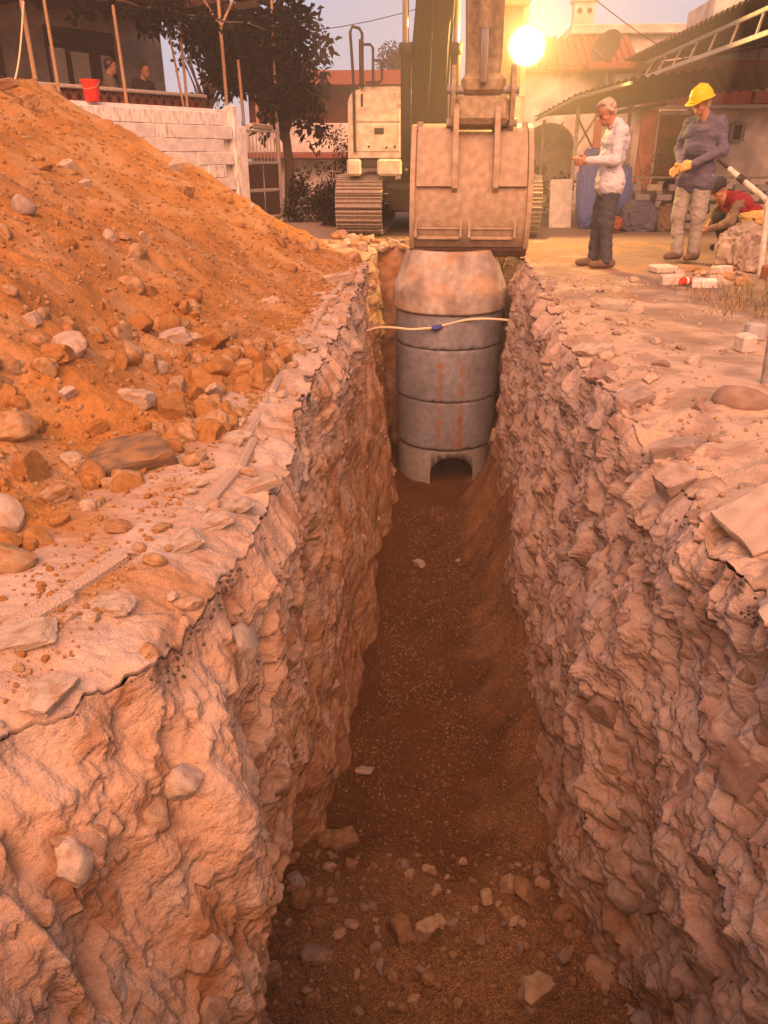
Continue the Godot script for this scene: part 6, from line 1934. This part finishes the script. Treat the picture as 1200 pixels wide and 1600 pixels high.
	for i in 70:
		var z := -1.4 - r.randf() * 6.5
		var x := edge_x(1, z) + 0.03 + pow(r.randf(), 2.0) * 0.9
		var s := r.randf_range(0.035, 0.09)
		var tn: String = ["pale_right", "wall_right", "pale"][r.randi() % 3]
		stone("lip_stone", tn, r.randi() % 12, Vector3(x, ground_y(x, z) + s * 0.1, z), Vector3(s, s * 0.7, s * 0.9) * 1.3, Vector3(r.randf() * 40, r.randf() * 360, r.randf() * 40), "small %s stone %s of the right trench lip" % [{"pale_right": "greyish", "wall_right": "brownish", "pale": "pale"}[tn], "on the near stretch" if z > -3.6 else "on the far stretch"], "stone", "small stones along the right lip")
	# left lip: cracked slabs leaning on the edging
	var cr := [[-0.80, -2.15, 30.0, "cracked pale slab piece on the left lip, nearest of four"], [-0.74, -2.32, 10.0, "cracked pale slab piece on the left lip, second of four"], [-0.70, -2.47, -8.0, "cracked pale slab piece on the left lip, third of four"], [-0.68, -2.68, 12.0, "cracked pale slab piece on the left lip, largest and farthest"]]
	for i in cr.size():
		stone("slab_piece", "pale", [0, 2, 4, 6][i], Vector3(cr[i][0], ground_y(cr[i][0], cr[i][1]) + 0.005, cr[i][1]), Vector3(0.19 if i < 3 else 0.25, 0.07, 0.17), Vector3(0, cr[i][2], 16), cr[i][3], "slab", "cracked slab pieces on the left lip")
	for i in 60:
		var z := -1.3 - r.randf() * 7.0
		var x := edge_x(-1, z) - 0.02 - r.randf() * 0.3
		var s := r.randf_range(0.025, 0.06)
		var tn: String = ["pale", "dusty", "wall"][r.randi() % 3]
		stone("lip_stone", tn, r.randi() % 12, Vector3(x, ground_y(x, z) + s * 0.1, z), Vector3(s, s * 0.7, s * 0.9) * 1.3, Vector3(r.randf() * 40, r.randf() * 360, r.randf() * 40), "small %s stone %s of the left dusty lip" % [{"wall": "brownish", "dusty": "tan", "pale": "pale"}[tn], "on the near stretch" if z > -3.6 else "on the far stretch"], "stone", "small stones along the left lip")
	var more := [[-1.02, -1.55, Vector3(0.22, 0.05, 0.16), 20.0, "flat pale slab sunk in the dust at the left picture edge"], [-0.90, -1.42, Vector3(0.16, 0.05, 0.14), 70.0, "smaller flat slab beside the sunk slab at left edge"], [-0.86, -1.75, Vector3(0.14, 0.05, 0.12), -20.0, "thin chalky slab between edging and lip, near left"], [-0.84, -3.1, Vector3(0.17, 0.05, 0.14), 15.0, "flat chalky slab on the left lip beyond the cracked pieces"], [-0.86, -4.9, Vector3(0.24, 0.08, 0.16), 5.0, "pale flat block on the left lip half way to manhole"], [-0.98, -7.6, Vector3(0.36, 0.16, 0.22), 12.0, "squared pale block at the far end of left lip"], [-0.92, -6.6, Vector3(0.2, 0.1, 0.16), 40.0, "pale lip stone just before the squared far block"]]
	for i in more.size():
		var q: Array = more[i]
		stone("lip_slab", "pale", [0, 6, 2, 4][i % 4], Vector3(q[0], ground_y(q[0], q[1]) + q[2].y * 0.2, q[1]), q[2] * 1.1, Vector3(3, q[3], 5), q[4], "slab")
	# broken asphalt under both lips
	for side in [-1, 1]:
		pts = []
		for i in 2000:
			var z := -1.1 - pow(r.randf(), 1.2) * 7.5
			if n_tone.get_noise_2d(z * 0.9, side * 11.0) + 0.1 * r.randfn() < -0.02: continue
			var x: float = edge_x(side, z) + side * (0.015 + 0.02 * r.randfn())
			var y := ground_y(x, z) - 0.02 - absf(r.randfn()) * 0.03
			pts.append([Vector3(x - side * 0.006, y, z), r.randf_range(0.003, 0.008)])
		gravel("asphalt_crumbs", pts, ["asphalt"], "dark broken asphalt crumbs along the %s trench lip" % ("left" if side < 0 else "right"), 90 + side)
	# clods heaped in front of the left track
	for i in 34:
		var x := r.randf_range(-1.5, -0.42)
		var z := r.randf_range(-11.3, -10.4)
		var s := r.randf_range(0.07, 0.17)
		stone("track_clod", ["dusty", "wall", "pale"][r.randi() % 3], r.randi() % 12, Vector3(x, ground_y(x, z) + s * 0.25, z), Vector3(s, s * 0.8, s) * 1.2, Vector3(r.randf() * 360, r.randf() * 360, 0), "clod of earth in the row before the excavator's track", "clod", "clods before the excavator track")

func gravel(called: String, pts: Array, tones: Array, label: String, sd: int):
	var r := RandomNumberGenerator.new()
	r.seed = sd
	var host := Node3D.new()
	host.name = numbered(called)
	add_child(host)
	tag(host, label, "gravel", "", "stuff")
	for k in tones.size():
		var mm := MultiMesh.new()
		mm.transform_format = MultiMesh.TRANSFORM_3D
		mm.mesh = gravel_mesh(tones[k], k)
		var mine := []
		for i in pts.size():
			if i % tones.size() == k: mine.append(pts[i])
		mm.instance_count = mine.size()
		for i in mine.size():
			var s: float = mine[i][1]
			var b := Basis.from_euler(Vector3(r.randf(), r.randf(), r.randf()) * TAU).scaled(Vector3.ONE * s * 1.7)
			mm.set_instance_transform(i, Transform3D(b, mine[i][0]))
		var o := MultiMeshInstance3D.new()
		o.name = "pebbles" if k == 0 else "pebbles_%03d" % k
		o.multimesh = mm
		o.material_override = M.rock
		host.add_child(o)
		tag(o, "", "", "", "stuff")

func gravel_mesh(tone: String, k: int) -> ArrayMesh:
	var key := "g_%s_%d" % [tone, k]
	if not kit.has(key):
		var c: Color = {"asphalt": Color(0.17, 0.135, 0.11), "ochre": Color(0.48, 0.25, 0.09), "dusty": Color(0.56, 0.38, 0.22), "pale": Color(0.66, 0.54, 0.43), "deep": Color(0.27, 0.15, 0.075), "wall": Color(0.50, 0.32, 0.19), "pale_right": Color(0.52, 0.43, 0.38), "wall_right": Color(0.42, 0.30, 0.24)}[tone]
		kit[key] = tinted_rock(rock_mesh(90 + k, 1, 5, 0.0, Vector3(1, 0.8, 0.9)), c, c * 0.8, 0.4, k)
	return kit[key]

# ------------------------------------------------------------------ small things on the right
func lump_rock() -> ArrayMesh:
	var base := ico(4)
	var v := PackedVector3Array()
	var col := PackedColorArray()
	for p: Vector3 in base[0]:
		var q := Vector3(signf(p.x) * pow(absf(p.x), 0.7), signf(p.y) * pow(absf(p.y), 0.7), signf(p.z) * pow(absf(p.z), 0.7))
		var k := 1.0 + 0.22 * n_mid.get_noise_3dv(p * 0.25) + 0.12 * n_mid.get_noise_3dv(p * 0.8 + Vector3(4, 0, 0)) + 0.06 * v_mid.get_noise_3dv(p * 0.35)
		v.append(q * k * Vector3(0.20 - 0.03 * p.y, 0.25, 0.2))
		var t := 0.85 + 0.4 * n_mid.get_noise_3dv(p * 0.6)
		col.append(Color(t, t, t))
	return creased(v, base[1], col, 0.8)

func build_small_things():
	# upright concrete lump with a sack on it
	var c := put("concrete_lump", lump_rock(), M.rock, null, Transform3D(Basis.from_euler(Vector3(0, 0.5, 0.06)), Vector3(3.22, 0.20, -8.9)))
	var base_col := tinted_rock(c.mesh, Color(0.62, 0.52, 0.44), Color(0.44, 0.33, 0.25), 0.45, 31)
	c.mesh = base_col
	c.scale = Vector3(1.15, 1.0, 1.1)
	tag(c, "upright lump of broken concrete beside the crouching person", "concrete lump")
	lump("yellow_sack", Vector3(3.52, 0.47, -9.15), Vector3(0.55, 0.20, 0.34), M.sack, 111, "limp yellowish sack thrown over the concrete lump", "sack")
	lump("rubble_sack", Vector3(3.75, 0.18, -9.2), Vector3(0.6, 0.42, 0.5), M.concrete_pale, 112, "pale rubble sack behind the concrete lump", "sack")
	var st := thing("steel_stand", "white steel tube stand leaning at the right picture edge", "stand")
	put("tube_arm", tube([Vector3(2.98, 0.985, -9.0), Vector3(3.24, 0.70, -8.5)], 0.028, 10), M.white_steel, st)
	put("tube_leg", tube([Vector3(3.245, 0.74, -8.5), Vector3(3.27, 0.0, -8.4)], 0.028, 10), M.white_steel, st)
	put("thread_end", tube([Vector3(2.90, 1.07, -9.15), Vector3(2.985, 0.98, -8.99)], 0.02, 8), M.dark_steel, st)
	put("collar", tube([Vector3(3.05, 0.908, -8.865), Vector3(3.09, 0.865, -8.79)], 0.036, 10), M.dark_steel, st)
	var pp := put("grey_post", tube([Vector3(1.76, 0.0, -4.15), Vector3(1.735, 0.75, -4.17)], 0.032, 10), M.grey_steel)
	tag(pp, "grey steel post rising at the right picture edge", "post")
	# bricks and pavers
	var bl := [[2.177, -7.67, Vector3(0.19, 0.10, 0.12), 6.0, "concrete_pale", "pale paving block lying alone on the right ground"], [2.44, -7.5, Vector3(0.22, 0.08, 0.12), -14.0, "white_paint", "whitish broken block right of the pale paving block"], [1.90, -4.9, Vector3(0.10, 0.11, 0.11), 20.0, "concrete_pale", "nearer of two cube blocks by the dry grass"], [2.10, -5.3, Vector3(0.12, 0.11, 0.12), -8.0, "concrete_grey", "farther of two cube blocks by the dry grass"], [2.33, -8.55, Vector3(0.26, 0.07, 0.18), 24.0, "concrete_pale", "flat paver near the gloved person's boots"], [2.86, -8.35, Vector3(0.2, 0.1, 0.14), 40.0, "concrete_pale", "pale block at the foot of the concrete lump"], [3.3, -8.1, Vector3(0.24, 0.14, 0.16), 10.0, "roof_tile", "reddish block at the foot of the steel stand"]]
	for q in bl:
		var o := put("paving_block", bbox(q[2], 0.014), M[q[4]], null, xf(Vector3(q[0], ground_y(q[0], q[1]) + q[2].y * 0.45, q[1]), Vector3(rng.randf_range(-4, 4), q[3], rng.randf_range(-5, 5))))
		tag(o, q[5], "block", "loose blocks on the right ground")
	var can := thing("red_can", "small red and white can lying beside the paving block", "can", Vector3(2.30, 0.045, -7.6))
	put("tin", lathe([Vector2(0, -0.055), Vector2(0.03, -0.055), Vector2(0.034, -0.048), Vector2(0.034, 0.045), Vector2(0.028, 0.055), Vector2(0, 0.053)], 18), M.red_plastic, can, xf(Vector3.ZERO, Vector3(0, 20, 90)))
	put("band", lathe([Vector2(0.0345, -0.012), Vector2(0.0352, -0.012), Vector2(0.0352, 0.012), Vector2(0.0345, 0.012)], 18), M.white_paint, can, xf(Vector3.ZERO, Vector3(0, 20, 90)))
	# rubble and dirt by the lump
	var r := RandomNumberGenerator.new()
	r.seed = 15
	for i in 46:
		var x := r.randf_range(2.3, 3.9)
		var z := r.randf_range(-9.1, -7.3)
		if x < 2.55 and z < -8.7: continue
		var s := r.randf_range(0.05, 0.14)
		stone("rubble_piece", ["pale", "pale_right", "dusty"][r.randi() % 3], r.randi() % 12, Vector3(x, ground_y(x, z) + s * 0.2, z), Vector3(s, s * 0.7, s) * 1.2, Vector3(r.randf() * 60, r.randf() * 360, 0), "piece of broken rubble strewn round the concrete lump", "rubble", "rubble round the concrete lump")
	# dry grass
	var v := PackedVector3Array()
	var idx := PackedInt32Array()
	var col := PackedColorArray()
	for i in 1500:
		var x := r.randf_range(2.0, 3.3) + r.randfn() * 0.1
		var z := lerpf(-5.6, -7.4, r.randf()) + (x - 2.6) * 0.2
		if r.randf() > (x - 1.9) * 1.1: continue
		var p := Vector3(x, ground_y(x, z) - 0.01, z)
		var d := Vector3(r.randfn() * 0.5, r.randf_range(0.5, 1.2), r.randfn() * 0.5).normalized() * r.randf_range(0.06, 0.24)
		var w := Vector3(r.randfn(), 0, r.randfn()).normalized() * 0.003
		var k := v.size()
		v.append_array([p - w, p + w, p + d * 0.6 + w * 0.7, p + d * 0.6 - w * 0.7, p + d + Vector3(d.x, -0.02, d.z) * 0.4])
		idx.append_array([k, k + 1, k + 2, k, k + 2, k + 3, k + 3, k + 2, k + 4])
		var t: Color = [Color(0.35, 0.26, 0.12), Color(0.22, 0.17, 0.08), Color(0.10, 0.12, 0.04)][r.randi() % 3]
		for j in 5: col.append(t)
	tag(put("dry_grass", from_arrays(v, idx, null, col), M.leaf), "dry grass and weeds by the right picture edge", "grass", "", "stuff")
	var cab := []
	for i in 12:
		var k := i / 11.0
		cab.append(Vector3(lerpf(-7.0, 2.0, k), lerpf(4.2, 5.6, k) - 0.45 * sin(k * PI), -25.0))
	tag(put("overhead_cable", tube(cab, 0.012, 6), M.rubber), "thin overhead cable crossing the sky above the tree", "cable")
	var wire := []
	for i in 10:
		var k := i / 9.0
		wire.append(Vector3(lerpf(3.0, 6.6, k), lerpf(4.3, 2.6, k) - 0.2 * sin(k * PI), -20.0))
	tag(put("house_wire", tube(wire, 0.012, 6), M.rubber), "thin wire running down from the white house chimney", "wire")
